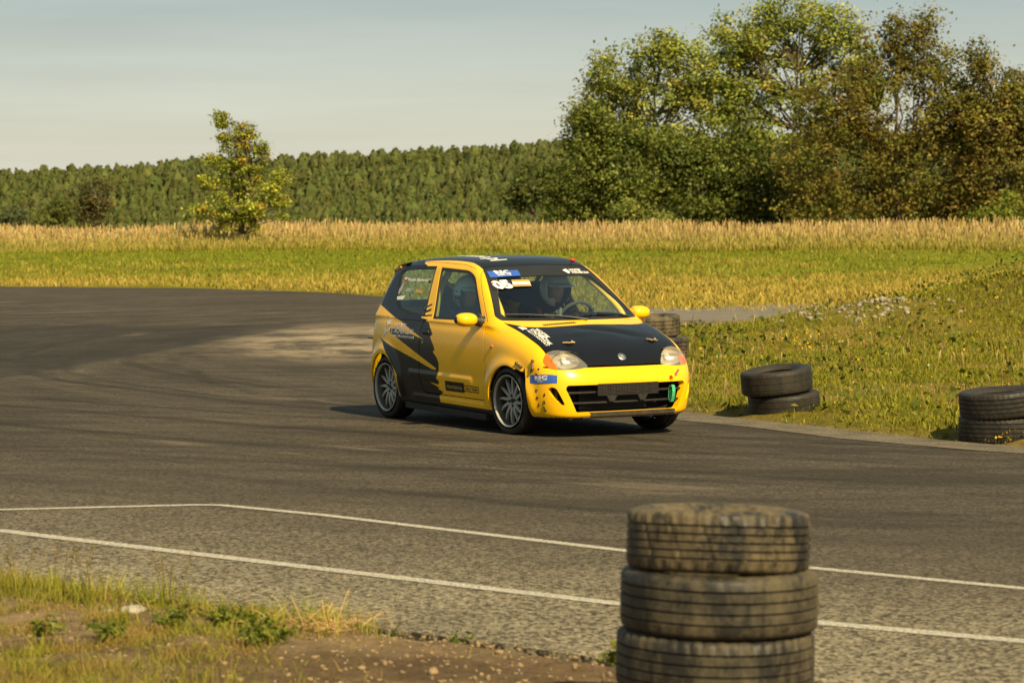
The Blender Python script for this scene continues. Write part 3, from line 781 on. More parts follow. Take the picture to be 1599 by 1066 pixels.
def verge():
    rng = np.random.default_rng(9)
    n = 170000
    y = 17 + 43 * rng.random(n) ** 1.15
    x = rng.uniform(-.5, y * .225 + 2.5)
    d = asph_dist(x, y)
    f = fbm(x, y, .45, 4); f2 = fbm(x + 17, y + 5, 1.6, 3)
    slab = ((x - 3.6) / 2.3) ** 2 + ((y - 49.5) / 5.2) ** 2 < .75
    heap = np.exp(-((x - 5.7) / 1.2) ** 2 - ((y - 43.2) / 2.0) ** 2)
    dens = np.clip(.25 + 1.5 * smooth01(.34, .6, .6 * f + .4 * f2), 0, 1) * (1 - .9 * heap) * smooth01(.0, .22, d + .25 * (f2 - .4))
    tyr = (np.hypot(x - 2.34, y - 23.45) < .42) | ((np.abs(x - 2.34) < .36) & (y < 23.4) & (y > 22.75) & (rng.random(n) < .7)) | (np.hypot(x - 3.77, y - 20.8) < .42) | (np.hypot(x - 1.6, y - 30) < .4)
    k = (d > .04) & ~slab & ~tyr & (rng.random(n) < dens)
    x, y, d, f, f2 = x[k], y[k], d[k], f[k], f2[k]; n = len(x)
    z = ground_z(x, y, d)
    mound = np.exp(-((x - 10.0) / 3.3) ** 2 - ((y - 45.0) / 5) ** 2)
    green = smooth01(.43, .58, .5 * f + .5 * f2 + .25 * mound + .10 * (y < 30))[:, None]
    cg = pal(rng, n, [(.20, .19, .015), (.26, .24, .018), (.14, .15, .013)], (3, 3, 2))
    cd = pal(rng, n, [(.36, .27, .045), (.30, .23, .034), (.46, .36, .12), (.25, .205, .026)], (3, 3, 1.6, 2))
    c = cg * green + cd * (1 - green)
    h = rng.uniform(.025, .085, n) * (.4 + 1.1 * f2) * (1 + .9 * mound) * (1 + .5 * (rng.random(n) > .93))
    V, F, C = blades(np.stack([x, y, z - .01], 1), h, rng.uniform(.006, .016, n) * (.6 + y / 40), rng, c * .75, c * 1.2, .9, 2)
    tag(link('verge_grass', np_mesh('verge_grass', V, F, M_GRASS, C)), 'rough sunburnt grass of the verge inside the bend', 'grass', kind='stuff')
    n = 3200
    y = 19 + 38 * rng.random(n); x = rng.uniform(.5, y * .225 + 2.5); d = asph_dist(x, y); f = fbm(x + 70, y, .7, 3)
    slab = ((x - 3.6) / 2.3) ** 2 + ((y - 49.5) / 5.2) ** 2 < .8
    k = (d > .25) & ~slab & (rng.random(n) < .08 + smooth01(.5, .64, f))
    x, y, d = x[k], y[k], d[k]; n = len(x); z = ground_z(x, y, d)
    c1 = pal(rng, n, [(.30, .19, .06), (.42, .31, .12), (.24, .13, .045)], (2, 2, 1))
    V, F, C = blades(np.stack([x, y, z - .01], 1), rng.uniform(.08, .26, n), rng.uniform(.005, .010, n), rng, c1 * .6, c1, .35, 4, tipw=2.6)
    tag(link('dry_stalks', np_mesh('dry_stalks', V, F, M_GRASS, C)), 'scattered brown seeding stalks standing above the verge grass', 'grass', kind='stuff')
    # broad leaved weeds, denser on the mound and round the tyres
    n = 26000
    y = 18 + 36 * rng.random(n); x = rng.uniform(.5, y * .225 + 2.5)
    d = asph_dist(x, y); f = fbm(x + 3, y, .8, 3)
    mound = np.exp(-((x - 10.0) / 3.2) ** 2 - ((y - 44.5) / 4.6) ** 2)
    sp = np.exp(-((x - 2.9) / .55) ** 2 - ((y - 40) / 4) ** 2)
    slab = ((x - 3.6) / 2.3) ** 2 + ((y - 49.5) / 5.2) ** 2 < .8
    k = (d > .15) & ~slab & (rng.random(n) < np.clip(smooth01(.5, .66, f) * .45 + .9 * mound + .6 * sp, 0, 1))
    x, y, d, mound = x[k], y[k], d[k], mound[k]; n = len(x)
    z = ground_z(x, y, d)
    C0 = np.stack([x, y, z + rng.random(n) * (.10 + .34 * mound)], 1)
    V, F = leaf_quads(C0, rng.uniform(.04, .11, n), rng, .8)
    c = pal(rng, n, [(.10, .12, .014), (.14, .15, .018), (.07, .085, .013), (.19, .18, .025)], (3, 3, 2, 1))
    tag(link('verge_weeds', np_mesh('verge_weeds', V, F, M_GRASS, np.repeat(c, 4, 0))), 'low broad leaved weeds scattered over the verge and mound', 'weeds', kind='stuff')
    # yellow and white wild flowers
    n = 16000
    y = 19 + 36 * rng.random(n); x = rng.uniform(1.0, y * .225 + 2.5)
    d = asph_dist(x, y); f = fbm(x + 40, y, .5, 3)
    mound = np.exp(-((x - 10.4) / 2.4) ** 2 - ((y - 43.0) / 4.0) ** 2)
    t2 = np.exp(-((x - 3.72) / .34) ** 2 - ((y - 20.46) / .15) ** 2)
    k = (d > .2) & (rng.random(n) < np.clip(.02 + .16 * smooth01(.52, .66, f) * (y > 33) + .85 * mound + .9 * t2, 0, 1))
    x, y, d, mound, t2 = x[k], y[k], d[k], mound[k], t2[k]
    nx = 26
    ex = rng.normal(3.76, .12, nx); ey = rng.normal(20.47, .05, nx)
    x = np.r_[x, ex]; y = np.r_[y, ey]; mound = np.r_[mound, np.zeros(nx)]; d = asph_dist(x, y); n = len(x)
    z = ground_z(x, y, d) + rng.uniform(.03, .10, n) + mound * rng.uniform(0, .4, n)
    C0 = np.stack([x, y, z], 1)
    V1, F1 = leaf_quads(C0, rng.uniform(.018, .036, n) * (.75 + y / 110), rng, 1.2, 1.0, .3)
    c = pal(rng, n, [(.72, .47, .012), (.62, .36, .01), (.66, .62, .50)], (7, 4, .35), .15)
    A = Acc(); A.add(V1, F1, np.repeat(c, 4, 0))
    V2, F2, C2 = blades(C0 - np.array([0, 0, .09]), np.full(n, .09), np.full(n, .006), rng, np.tile([.08, .09, .015], (n, 1)), np.tile([.10, .11, .02], (n, 1)), .1, 1)
    A.add(V2, F2, C2)
    tag(link('wild_flowers', A.mesh('wild_flowers', M_GRASS)), 'small yellow wild flowers dotted over the verge and mound', 'flowers', kind='stuff')
verge()

def rocks(name, P, s, mat, seed, col=None, label=None, cat='stones'):
    rng = np.random.default_rng(seed)
    bm = bmesh.new(); bmesh.ops.create_icosphere(bm, subdivisions=2, radius=1); B = np.array([v.co[:] for v in bm.verts]); Fb = np.array([[v.index for v in f.verts] for f in bm.faces]); bm.free()
    V = []; F = []
    for i, (p, r) in enumerate(zip(P, s)):
        sc = rng.uniform(.6, 1.3, 3) * np.array([1, 1, .7]); a = rng.uniform(0, 6.28)
        b = B * (1 + .22 * np.sin(B @ rng.normal(size=3) * 2.2 + rng.uniform(0, 6))[:, None] + .12 * np.sin(B @ rng.normal(size=3) * 4)[:, None] - .16 * np.clip(B @ (rng.normal(size=3) * .8) - .35, 0, 1)[:, None] + .05 * rng.normal(size=(len(B), 1))) * sc * r
        c, sn = math.cos(a), math.sin(a)
        V.append(np.stack([b[:, 0] * c - b[:, 1] * sn, b[:, 0] * sn + b[:, 1] * c, b[:, 2]], 1) + p); F.append(Fb + i * len(B))
    o = link(name, np_mesh(name, np.concatenate(V), np.concatenate(F), mat))
    if label: tag(o, label, cat, kind='stuff')
    return o
M_STONE = mat_plain('pale_stone', (.25, .22, .17), .9, var=.3, vscale=9, bump=.5, bscale=30, dirt=(.2, .15, .09), dirt_amt=.6, dscale=5)
def heap():
    rng = np.random.default_rng(15); n = 130
    x = rng.normal(5.7, .6, n); y = rng.normal(43.2, .8, n)
    z = gz(x, y)
    rocks('rubble', np.stack([x, y, z + .01], 1), rng.uniform(.015, .055, n), M_STONE, 4, label='heap of pale broken rubble stones in the grass before the mound')
heap()

# ---- foreground verge at the photographer's feet
def foreground():
    rng = np.random.default_rng(19)
    n = 180000
    x = rng.uniform(-3.4, 1.2, n); y = rng.uniform(8.4, 14.2, n)
    d = asph_dist(x, y)
    k = (d > .01) & (d < 3.2)
    x, y, d = x[k], y[k], d[k]
    f = fbm(x, y, 1.3, 3); f2 = fbm(x + 7, y, 4.5, 3)
    # lush on the left, bare soil towards the tyres
    dens = smooth01(-.55, -1.2, x) * np.clip(2.1 * smooth01(.35, .55, f * .5 + f2 * .5), 0, 1) + .05 * smooth01(.5, .65, f2)
    dens = dens * (1 - .75 * smooth01(10.4, 9.4, y) * smooth01(-1.9, -1.0, x))
    k = rng.random(len(x)) < dens
    x, y, d, f, f2 = x[k], y[k], d[k], f[k], f2[k]; n = len(x)
    z = ground_z(x, y, d)
    br = smooth01(.50, .66, f2)[:, None] * .8
    c = pal(rng, n, [(.22, .215, .022), (.29, .265, .032), (.15, .165, .018), (.36, .29, .06)], (3, 3, 2, 1)) * (1 - br) + pal(rng, n, [(.36, .23, .07), (.29, .18, .05)], (1, 1)) * br
    h = rng.uniform(.02, .075, n) * (.5 + .9 * f) * (1 + 1.0 * (rng.random(n) > .96))
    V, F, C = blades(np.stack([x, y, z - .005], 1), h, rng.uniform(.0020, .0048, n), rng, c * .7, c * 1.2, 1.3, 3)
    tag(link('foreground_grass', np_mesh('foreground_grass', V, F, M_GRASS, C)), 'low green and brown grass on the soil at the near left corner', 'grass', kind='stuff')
    n = 26000
    x = rng.uniform(-3.4, -.3, n); y = rng.uniform(9.2, 14.0, n); d = asph_dist(x, y)
    f = fbm(x + 21, y, 3.2, 3)
    k = (d > .01) & (d < .75) & (rng.random(n) < smooth01(.75, .15, d) * smooth01(.38, .62, f) * smooth01(-.2, -1.0, x))
    x, y, d, f = x[k], y[k], d[k], f[k]; n = len(x); z = ground_z(x, y, d)
    c = pal(rng, n, [(.24, .25, .022), (.33, .31, .035), (.17, .20, .02), (.42, .34, .08)], (3, 3, 2, 1))
    V, F, C = blades(np.stack([x, y, z - .005], 1), rng.uniform(.05, .15, n) * (.4 + f), rng.uniform(.0025, .006, n), rng, c * .7, c * 1.15, 1.0, 4)
    tag(link('edge_tufts', np_mesh('edge_tufts', V, F, M_GRASS, C)), 'taller yellow green grass tufts along the near tarmac edge', 'grass', kind='stuff')
    # pebbles and clods
    n = 900
    x = rng.uniform(-2.6, 1.6, n); y = rng.uniform(8.6, 12.2, n); d = asph_dist(x, y)
    k = (d > .03) & (d < 2.2); x, y, d = x[k], y[k], d[k]
    z = ground_z(x, y, d)
    s = rng.uniform(.002, .007, len(x)) * (1 + 1.5 * (rng.random(len(x)) > .95))
    h = rng.random(len(x)) < .45
    rocks('pebbles', np.stack([x, y, z + s * .3], 1)[h], s[h], M_STONE, 6, label='pale pebbles scattered over the bare foreground soil', cat='pebbles')
    M_CLOD = mat_plain('dry_soil_clod', (.225, .155, .08), .95, var=.3, vscale=20, bump=.6, bscale=60)
    n2 = 2300
    x = rng.uniform(-2.6, 1.6, n2); y = rng.uniform(8.8, 12.6, n2); d = asph_dist(x, y); k = (d > -.04) & (d < 1.6); x, y, d = x[k], y[k], d[k]
    z = ground_z(x, y, d); s = rng.uniform(.003, .012, len(x)) * (1 + .5 * (rng.random(len(x)) > .96))
    rocks('soil_clods', np.stack([x, y, np.maximum(z, 0) + s * .2], 1), s, M_CLOD, 8, label='brown clods of dry soil along the near tarmac edge', cat='soil')
foreground()

def px(u, v):
    D = 6697.0 / (v - 365.0); return (u - 799.5) / 4212.0 * D, D
M_STONEB = mat_plain('grey_stone', (.36, .33, .27), .9, var=.35, vscale=12, bump=.9, bscale=35, dirt=(.2, .15, .09), dirt_amt=.6, dscale=12)
def stone(u, v, r, label):
    x, y = px(u, v); z = float(gz(x, y)[0])
    o = rocks('stone', np.array([[0, 0, 0]]), [r], M_STONEB, int(u)); o.location = (x, y, z + r * .12); o.scale = (1.35, 1.0, .62); tag(o, label, 'stone')
stone(205, 975, .050, 'large pale stone half buried in the grass at the tarmac edge')
stone(168, 975, .032, 'smaller grey stone just left of the large pale stone')
stone(24, 998, .016, 'small white pebble in the grass at the far left')

def seed_grass(u, v, h, n, label, seed):
    rng = np.random.default_rng(seed); x, y = px(u, v); z = float(gz(x, y)[0])
    root = empty('seed_grass', (x, y, z)); tag(root, label, 'grass tuft', 'tall grasses gone to seed by the tarmac')
    m = 26
    V, F, C = blades(rng.normal(size=(m, 3)) * np.array([.035, .035, 0]), rng.uniform(.3, .75, m) * h, rng.uniform(.004, .008, m), rng, pal(rng, m, [(.20, .20, .022)], (1,)), pal(rng, m, [(.36, .31, .04), (.26, .26, .03)], (1, 1)), .6, 4)
    link('blade_tuft', np_mesh('blade_tuft', V, F, M_GRASS, C), root)
    b = rng.normal(size=(n, 3)) * np.array([.03, .03, 0])
    for i in range(n):
        hh = h * rng.uniform(.75, 1.1); a = rng.uniform(0, 6.28); le = hh * rng.uniform(.08, .3)
        P = np.array([b[i] + np.array([math.cos(a) * le * t * t, math.sin(a) * le * t * t, hh * t]) for t in np.linspace(0, 1, 6)])
        A = Acc()
        st = MB().tube(P, np.linspace(.0016, .0008, 6), 4, False)
        SV = np.concatenate(st.v); A.add(SV, np.array(st.f), np.tile([.20, .16, .035], (len(SV), 1)))
        k = 34; t = rng.uniform(.66, 1.0, k)
        cpt = np.stack([np.interp(t, np.linspace(0, 1, 6), P[:, q]) for q in range(3)], 1) + rng.normal(size=(k, 3)) * .006
        LV, LF = leaf_quads(cpt, rng.uniform(.008, .016, k), rng, 1.5, .35)
        A.add(LV, LF, np.repeat(pal(rng, k, [(.27, .18, .05), (.22, .19, .04), (.30, .15, .06)], (2, 2, 1)), 4, 0))
        link('seed_stalk', A.mesh('seed_stalk', M_GRASS), root)
seed_grass(28, 950, .235, 4, 'tall grass gone to seed nearest the left edge', 61)
seed_grass(90, 955, .21, 4, 'second tall seeding grass from the left edge', 62)
seed_grass(128, 962, .235, 5, 'reddish seeding grass left of the pale stone', 63)
seed_grass(255, 962, .215, 6, 'seeding grass with brown heads right of the pale stone', 64)
seed_grass(185, 1000, .15, 4, 'seeding grass standing in front of the pale stone', 66)
seed_grass(60, 1035, .16, 4, 'seeding grass lowest in the left corner', 67)
seed_grass(300, 965, .10, 3, 'short seeding grass between the stone and the straw clump', 65)

def leafy_weed(u, v, h, r, n, label, seed, cols=((.15, .18, .02), (.20, .22, .026), (.10, .13, .016))):
    rng = np.random.default_rng(seed); x, y = px(u, v); z = float(gz(x, y)[0])
    root = empty('leafy_weed', (x, y, z)); tag(root, label, 'weed', 'green weeds on the near soil')
    mb = MB(); tips = []
    for i in range(9):
        a = rng.uniform(0, 6.28); rr = r * rng.uniform(.3, 1); hh = h * rng.uniform(.4, 1)
        P = [(0, 0, 0), (math.cos(a) * rr * .5, math.sin(a) * rr * .5, hh * .65), (math.cos(a) * rr, math.sin(a) * rr, hh)]
        mb.tube(P, [.0025, .002, .001], 4, False); tips.append(P)
    mb.build('stem', mat_plain('weed_stem', (.12, .13, .03), .7), root)
    k = n; ti = rng.integers(0, 9, k); t = rng.uniform(.2, 1.05, k)
    C = np.array([np.array([np.interp(tt, [0, .5, 1], [p[q] for p in tips[j]]) for q in range(3)]) for j, tt in zip(ti, t)]) + rng.normal(size=(k, 3)) * .012
    C[:, 2] = np.maximum(C[:, 2], .004)
    V, F = leaf_quads(C, rng.uniform(.016, .036, k), rng, 1.6, .5, .25)
    link('leaves', np_mesh('leaves', V, F, M_LEAF, np.repeat(pal(rng, k, cols, [1] * len(cols)), 4, 0)), root)
leafy_weed(405, 1032, .10, .17, 420, 'bushy green weed on the soil below the straw clump', 71)
leafy_weed(345, 1000, .085, .13, 260, 'low green weed left of the straw clump', 72)
leafy_weed(508, 972, .085, .06, 150, 'small upright weed at the tarmac edge above the straw', 73)
leafy_weed(60, 1012, .07, .12, 200, 'leafy weed in the bottom left corner of the verge', 77)
leafy_weed(178, 1022, .075, .13, 240, 'leafy weed on the soil straight below the pale stone', 78)
leafy_weed(262, 1002, .08, .11, 220, 'leafy weed right below the brown seeding grass', 79)
leafy_weed(395, 965, .05, .05, 80, 'tiny green weed at the tarmac edge left of the straw', 74)
leafy_weed(720, 1000, .035, .06, 80, 'low green sprig on the bare tarmac edge', 75)
leafy_weed(958, 1046, .10, .05, 90, 'green sprig at the foot of the near tyre stack', 76)

def straw(u, v, label):
    rng = np.random.default_rng(81); x, y = px(u, v); z = float(gz(x, y)[0])
    root = empty('straw_clump', (x, y, z)); tag(root, label, 'straw')
    m = mat_plain('dry_straw', (.52, .33, .13), .7, var=.25)
    m2 = mat_plain('dead_grass', (.27, .16, .06), .85, var=.3)
    mb = MB()
    for i in range(44):
        a = rng.uniform(-.5, .45) + (math.pi if rng.random() < .35 else 0); L = rng.uniform(.06, .21); up = rng.uniform(.0, .07)
        s = rng.normal(size=2) * np.array([.09, .05])
        bw = rng.uniform(-.9, .9); P = [(s[0] + math.cos(a + bw * t) * L * t, s[1] + math.sin(a + bw * t) * L * t, .012 + up * math.sin(t * math.pi * rng.uniform(.5, .95))) for t in np.linspace(0, 1, 6)]
        mb.tube(P, np.linspace(.0015, .0008, 6), 4, False)
    mb.build('stalks', m, root)
    mb = MB()
    for (sx, L, up, c) in ((.05, .10, .16, .6), (-.06, .12, .13, -.5), (.0, .05, .11, .9), (-.10, .16, .10, .8), (.02, .08, .12, -.2)):
        P = [(sx + c * L * math.sin(t * 2.0), .02 * t, up * math.sin(t * 2.2)) for t in np.linspace(0, 1, 8)]
        mb.tube(P, np.linspace(.0021, .0013, 8), 5, False)
    mb.build('bent_stalk', m, root)
    n = 260
    V, F, C = blades(rng.normal(size=(n, 3)) * np.array([.13, .07, 0]), rng.uniform(.02, .07, n), rng.uniform(.002, .004, n), rng, pal(rng, n, [(.22, .13, .05)], (1,)), pal(rng, n, [(.36, .22, .09)], (1,)), 1.3, 3)
    link('dead_blades', np_mesh('dead_blades', V, F, M_GRASS, C), root)['kind'] = 'stuff'
straw(500, 1003, 'clump of dry straw lying on the soil at the tarmac edge')
# ================================================================== TYRES
def mat_tyre(name, dust, amt, base=(.017, .0155, .013)):
    m, n, l, b = nodes_of(name)
    tcn = n.new('ShaderNodeTexCoord')
    def noise(s, vec, det=5, ro=.6):
        q = n.new('ShaderNodeTexNoise'); q.inputs['Scale'].default_value = s; q.inputs['Detail'].default_value = det; q.inputs['Roughness'].default_value = ro
        l.new(vec, q.inputs['Vector']); return q.outputs['Fac']
    mpn = n.new('ShaderNodeMapping'); mpn.inputs['Scale'].default_value = (1, 1, .35)
    l.new(tcn.outputs['Object'], mpn.inputs['Vector'])
    a = noise(4.6, mpn.outputs[0], 7, .75); c = noise(40., tcn.outputs['Object'], 4, .7)
    ad = n.new('ShaderNodeMath'); ad.operation = 'MULTIPLY_ADD'; l.new(c, ad.inputs[0]); ad.inputs[1].default_value = .35; l.new(a, ad.inputs[2])
    r = n.new('ShaderNodeMapRange'); r.inputs[1].default_value = .58; r.inputs[2].default_value = .76; r.inputs[4].default_value = amt
    l.new(ad.outputs[0], r.inputs[0])
    mx = n.new('ShaderNodeMix'); mx.data_type = 'RGBA'; mx.inputs['A'].default_value = (*base, 1); mx.inputs['B'].default_value = (*dust, 1)
    l.new(r.outputs[0], mx.inputs['Factor']); l.new(mx.outputs['Result'], b.inputs['Base Color'])
    rr = n.new('ShaderNodeMapRange'); rr.inputs[3].default_value = .5; rr.inputs[4].default_value = .9; l.new(r.outputs[0], rr.inputs[0]); l.new(rr.outputs[0], b.inputs['Roughness'])
    b.inputs['Specular IOR Level'].default_value = .35
    bp = n.new('ShaderNodeBump'); bp.inputs['Strength'].default_value = .35; bp.inputs['Distance'].default_value = .004
    l.new(c, bp.inputs['Height']); l.new(bp.outputs[0], b.inputs['Normal'])
    return m
M_TYRE_TAN = mat_tyre('tyre_rubber_muddy', (.150, .115, .060), .8)
M_TYRE_GREY = mat_tyre('tyre_rubber_dusty', (.105, .084, .046), .75)
M_TYRE_DARK = mat_tyre('tyre_rubber_dark', (.045, .034, .020), .5)
M_TYRE_CAR = mat_tyre('tyre_rubber_car', (.030, .026, .020), .4, (.013, .012, .011))

def tyre_mesh(name, Ro, W, Ri, mat, grooves=4, seg=168, blocks=3, seed=0, axis='z', gd=.009, sipe=.0045, sq=.0, mid_sipes=True):
    """loose tyre: tread with circumferential grooves, cut shoulder blocks, bulged sidewalls, open bead"""
    hw = W / 2; tw = hw * .80
    prof = []   # (r, h, flag) from lower bead, over the outside, to upper bead, then the inside
    prof += [(Ri, -hw * .62, 0), (Ri + .012, -hw * .74, 0), (Ri + .030, -hw * .90, 0), ((Ri + Ro) / 2, -hw, 0), (Ro - .040, -hw * 1.0, 0), (Ro - .036, -hw * 1.012, 0), (Ro - .032, -hw * .995, 0), (Ro - .018, -hw * .955, 1), (Ro - .0075, -hw * .90, 1), (Ro - .002, -tw, 1)]
    gs = np.linspace(-tw * .66, tw * .66, grooves)
    gw = W * .018
    ribs = [-tw] + list(gs) + [tw]
    for i, g in enumerate(gs):
        prof += [(Ro - .0012 * (abs(g) / tw) ** 2, g - gw * 1.25, 2), (Ro - gd, g - gw * .6, 0), (Ro - gd, g + gw * .6, 0), (Ro - .0012 * (abs(g) / tw) ** 2, g + gw * 1.25, 2)]
    prof += [(Ro - .002, tw, 1), (Ro - .0075, hw * .90, 1), (Ro - .018, hw * .955, 1), (Ro - .032, hw * .995, 0), (Ro - .036, hw * 1.012, 0), (Ro - .040, hw * 1.0, 0), ((Ri + Ro) / 2, hw, 0), (Ri + .030, hw * .90, 0), (Ri + .012, hw * .74, 0), (Ri, hw * .62, 0)]
    t = .012
    prof += [(Ri + .004, hw * .50, 0), (Ri + .030, hw * .66, 0), ((Ri + Ro) / 2, hw * .86, 0), (Ro - .022, hw * .78, 0), (Ro - .018, 0, 0), (Ro - .022, -hw * .78, 0), ((Ri + Ro) / 2, -hw * .86, 0), (Ri + .030, -hw * .66, 0), (Ri + .004, -hw * .50, 0)]
    a = np.arange(seg) * 2 * np.pi / seg
    rng = np.random.default_rng(seed)
    V = []
    for r, h, fl in prof:
        rr = np.full(seg, r)
        j = np.arange(seg)
        if fl == 1:
            rr = np.where(j % blocks < max(1, blocks * .3), r - sipe, r)
        elif fl == 2 and mid_sipes:
            sh = int(round(h / W * 10)); rr = np.where((j + sh) % (blocks * 2) == 0, r - sipe * .7, r)
        hh = h + 0 * rr
        sag = 1 + .004 * np.sin(2 * a + seed) + .003 * np.sin(3 * a + seed * 2)
        V.append(np.stack([rr * sag * np.cos(a), rr * sag * np.sin(a), hh + .003 * np.sin(2 * a + seed)], 1))
    m = len(prof); V = np.concatenate(V)
    i = np.arange(m)[:, None]; j = np.arange(seg)[None]; k = (i + 1) % m; j2 = (j + 1) % seg
    F = np.stack(np.broadcast_arrays(i * seg + j, i * seg + j2, k * seg + j2, k * seg + j), -1).reshape(-1, 4)
    if axis == 'y': V = V[:, [0, 2, 1]] * np.array([1, 1, 1]); F = F[:, ::-1]
    me = np_mesh(name, V, F, mat, smooth=True)
    me.set_sharp_from_angle(angle=R(38))
    return me
T1 = tyre_mesh('tyre', .288, .190, .178, M_TYRE_TAN, 5, 240, 7, 1, sipe=.007)
T2 = tyre_mesh('tyre', .308, .192, .185, M_TYRE_GREY, 4, 240, 9, 2, mid_sipes=False, sipe=.003)
T3 = tyre_mesh('tyre', .309, .186, .190, M_TYRE_GREY, 4, 240, 5, 3, mid_sipes=False, sipe=.006)
T4 = tyre_mesh('tyre', .312, .205, .190, M_TYRE_DARK, 3, 150, 3, 4, sipe=.002, gd=.004)
T5 = tyre_mesh('tyre', .318, .200, .195, M_TYRE_DARK, 4, 150, 3, 5)
T6 = tyre_mesh('tyre', .312, .232, .190, M_TYRE_TAN, 4, 150, 3, 6)
def put_tyre(me, loc, rot, label, group):
    o = bpy.data.objects.new('tyre', me); COL.objects.link(o)
    o.location = loc; o.rotation_mode = 'ZYX'; o.rotation_euler = [R(q) for q in rot]
    tag(o, label, 'tyre', group)
    return o
# near stack
sx, sy = 0.648, 8.40
g = 'worn tyres stacked by the near tarmac edge'
put_tyre(T3, (sx - .01, sy, .078), (0, .5, 200), 'bottom tyre of the near stack, almost out of the picture', g)
put_tyre(T3, (sx - .012, sy, .263), (-1.0, .9, 40), 'grey dusty tyre second from the bottom of the near stack', g)
put_tyre(T2, (sx, sy, .450), (-1.6, .9, 10), 'grey smooth ribbed tyre just under the top of the near stack', g)
put_tyre(T1, (sx - .002, sy + .005, .638), (-2.8, 1.5, 70), 'mud coated worn tyre on top of the near stack', g)
# two leaning pairs inside the bend
g2 = 'old tyres marking the inside of the bend'
x, y = 2.35, 23.45; zb = 0.0
put_tyre(T4, (x + .02, y, zb + .112), (4, -4, 30), 'dark sunken tyre under the tilted one, beside the car', g2)
put_tyre(T4, (x - .05, y - .02, zb + .318), (4, -6.5, 140), 'tilted dark tyre lying on the sunken one, beside the car', g2)
x, y = 3.77, 20.80; zb = 0.0
put_tyre(T5, (x, y, zb + .09), (1, -1, 0), 'lower dark tyre at the right edge with yellow flowers before it', g2)
put_tyre(T5, (x + .0, y - .03, zb + .292), (2, -5.0, 75), 'upper dark tyre at the right edge, tilted on the lower one', g2)
x2, y2 = 1.60, 30.0
zb = float(gz(x2, y2)[0])
put_tyre(T6, (x2 + .03, y2 + .02, zb + .09), (1, 1, 10), 'bottom tyre of the stack hidden behind the nose of the car', g2)
put_tyre(T6, (x2 + .05, y2 - .02, zb + .318), (1, 2, 100), 'muddy tyre half hidden behind the left headlight of the car', g2)
put_tyre(T6, (x2 - .04, y2, zb + .548), (2, -2.0, 160), 'upper muddy tyre just past the side mirror of the car', g2)
# ================================================================== RALLY CAR
YAW = 0.503138
CAR_ROLL, CAR_PITCH, CAR_DZ = 0.0118415, -0.0166371, -0.0298035
car = empty('race_car', (0.07394, 22.65576, 0), YAW - math.pi / 2)
tag(car, 'battered yellow and black three-door hatchback racing through the bend', 'car')
_XM = np.array([[1, 0, -CAR_PITCH], [0, 1, -CAR_ROLL], [CAR_PITCH, CAR_ROLL, 1]]); _XT = np.array([CAR_PITCH * .3, CAR_ROLL * .3, CAR_DZ])
def bx(P): return np.asarray(P, float) @ _XM.T + _XT      # body leans on its springs

# ---- body surface as one smooth implicit shape, later cut into panels
def spl(xs,ys):
    xs=np.asarray(xs,float);ys=np.asarray(ys,float)
    h=np.diff(xs);d=np.diff(ys)/h
    m=np.empty_like(ys);m[1:-1]=(d[:-1]*h[1:]+d[1:]*h[:-1])/(h[1:]+h[:-1]);m[0]=d[0];m[-1]=d[-1]
    def f(x):
        x=np.asarray(x,float);i=np.clip(np.searchsorted(xs,x)-1,0,len(h)-1)
        t=(x-xs[i])/h[i];lo=t<0;hi=t>1
        tt=np.clip(t,0,1);t2=tt*tt;t3=t2*tt
        r=(2*t3-3*t2+1)*ys[i]+(t3-2*t2+tt)*h[i]*m[i]+(-2*t3+3*t2)*ys[i+1]+(t3-t2)*h[i]*m[i+1]
        r=r+np.where(lo,(x-xs[0])*m[0],0)+np.where(hi,(x-xs[-1])*m[-1],0)
        return r
    return f
def smax(a,b,k):
    h=np.maximum(k-np.abs(a-b),0)/k
    return np.maximum(a,b)+h*h*k*.25
def smin(a,b,k): return -smax(-a,-b,k)
W_x=spl([-1.62,-1.45,-1.2,-.8,-.4,0,.5,.9,1.2,1.45,1.62,1.8],[.640,.695,.738,.752,.754,.754,.752,.744,.728,.700,.66,.60])
W_z=spl([.10,.2,.28,.36,.5,.62,.75,.85,.93,1.05],[-.10,-.045,-.022,-.006,0,.0,-.006,-.018,-.034,-.08])
F_z=spl([.12,.2,.27,.36,.46,.54,.60,.64,.70,.78,.9],[1.66,1.735,1.752,1.757,1.756,1.748,1.728,1.705,1.665,1.60,1.48])
R_z=spl([.2,.3,.42,.55,.7,.85,1.0,1.2,1.35,1.45],[-1.52,-1.56,-1.578,-1.575,-1.550,-1.51,-1.455,-1.365,-1.285,-1.23])
T_x=spl([-1.6,-.5,.3,.65,.78,.9,1.05,1.2,1.35,1.5,1.6,1.68,1.75],[1.05,1.04,1.03,1.02,1.0,.978,.944,.903,.853,.788,.735,.682,.63])
ROOF=spl([-1.5,-1.3,-1.1,-.8,-.4,-.1,.15,.35,.6],[1.318,1.362,1.388,1.415,1.432,1.430,1.412,1.385,1.335])
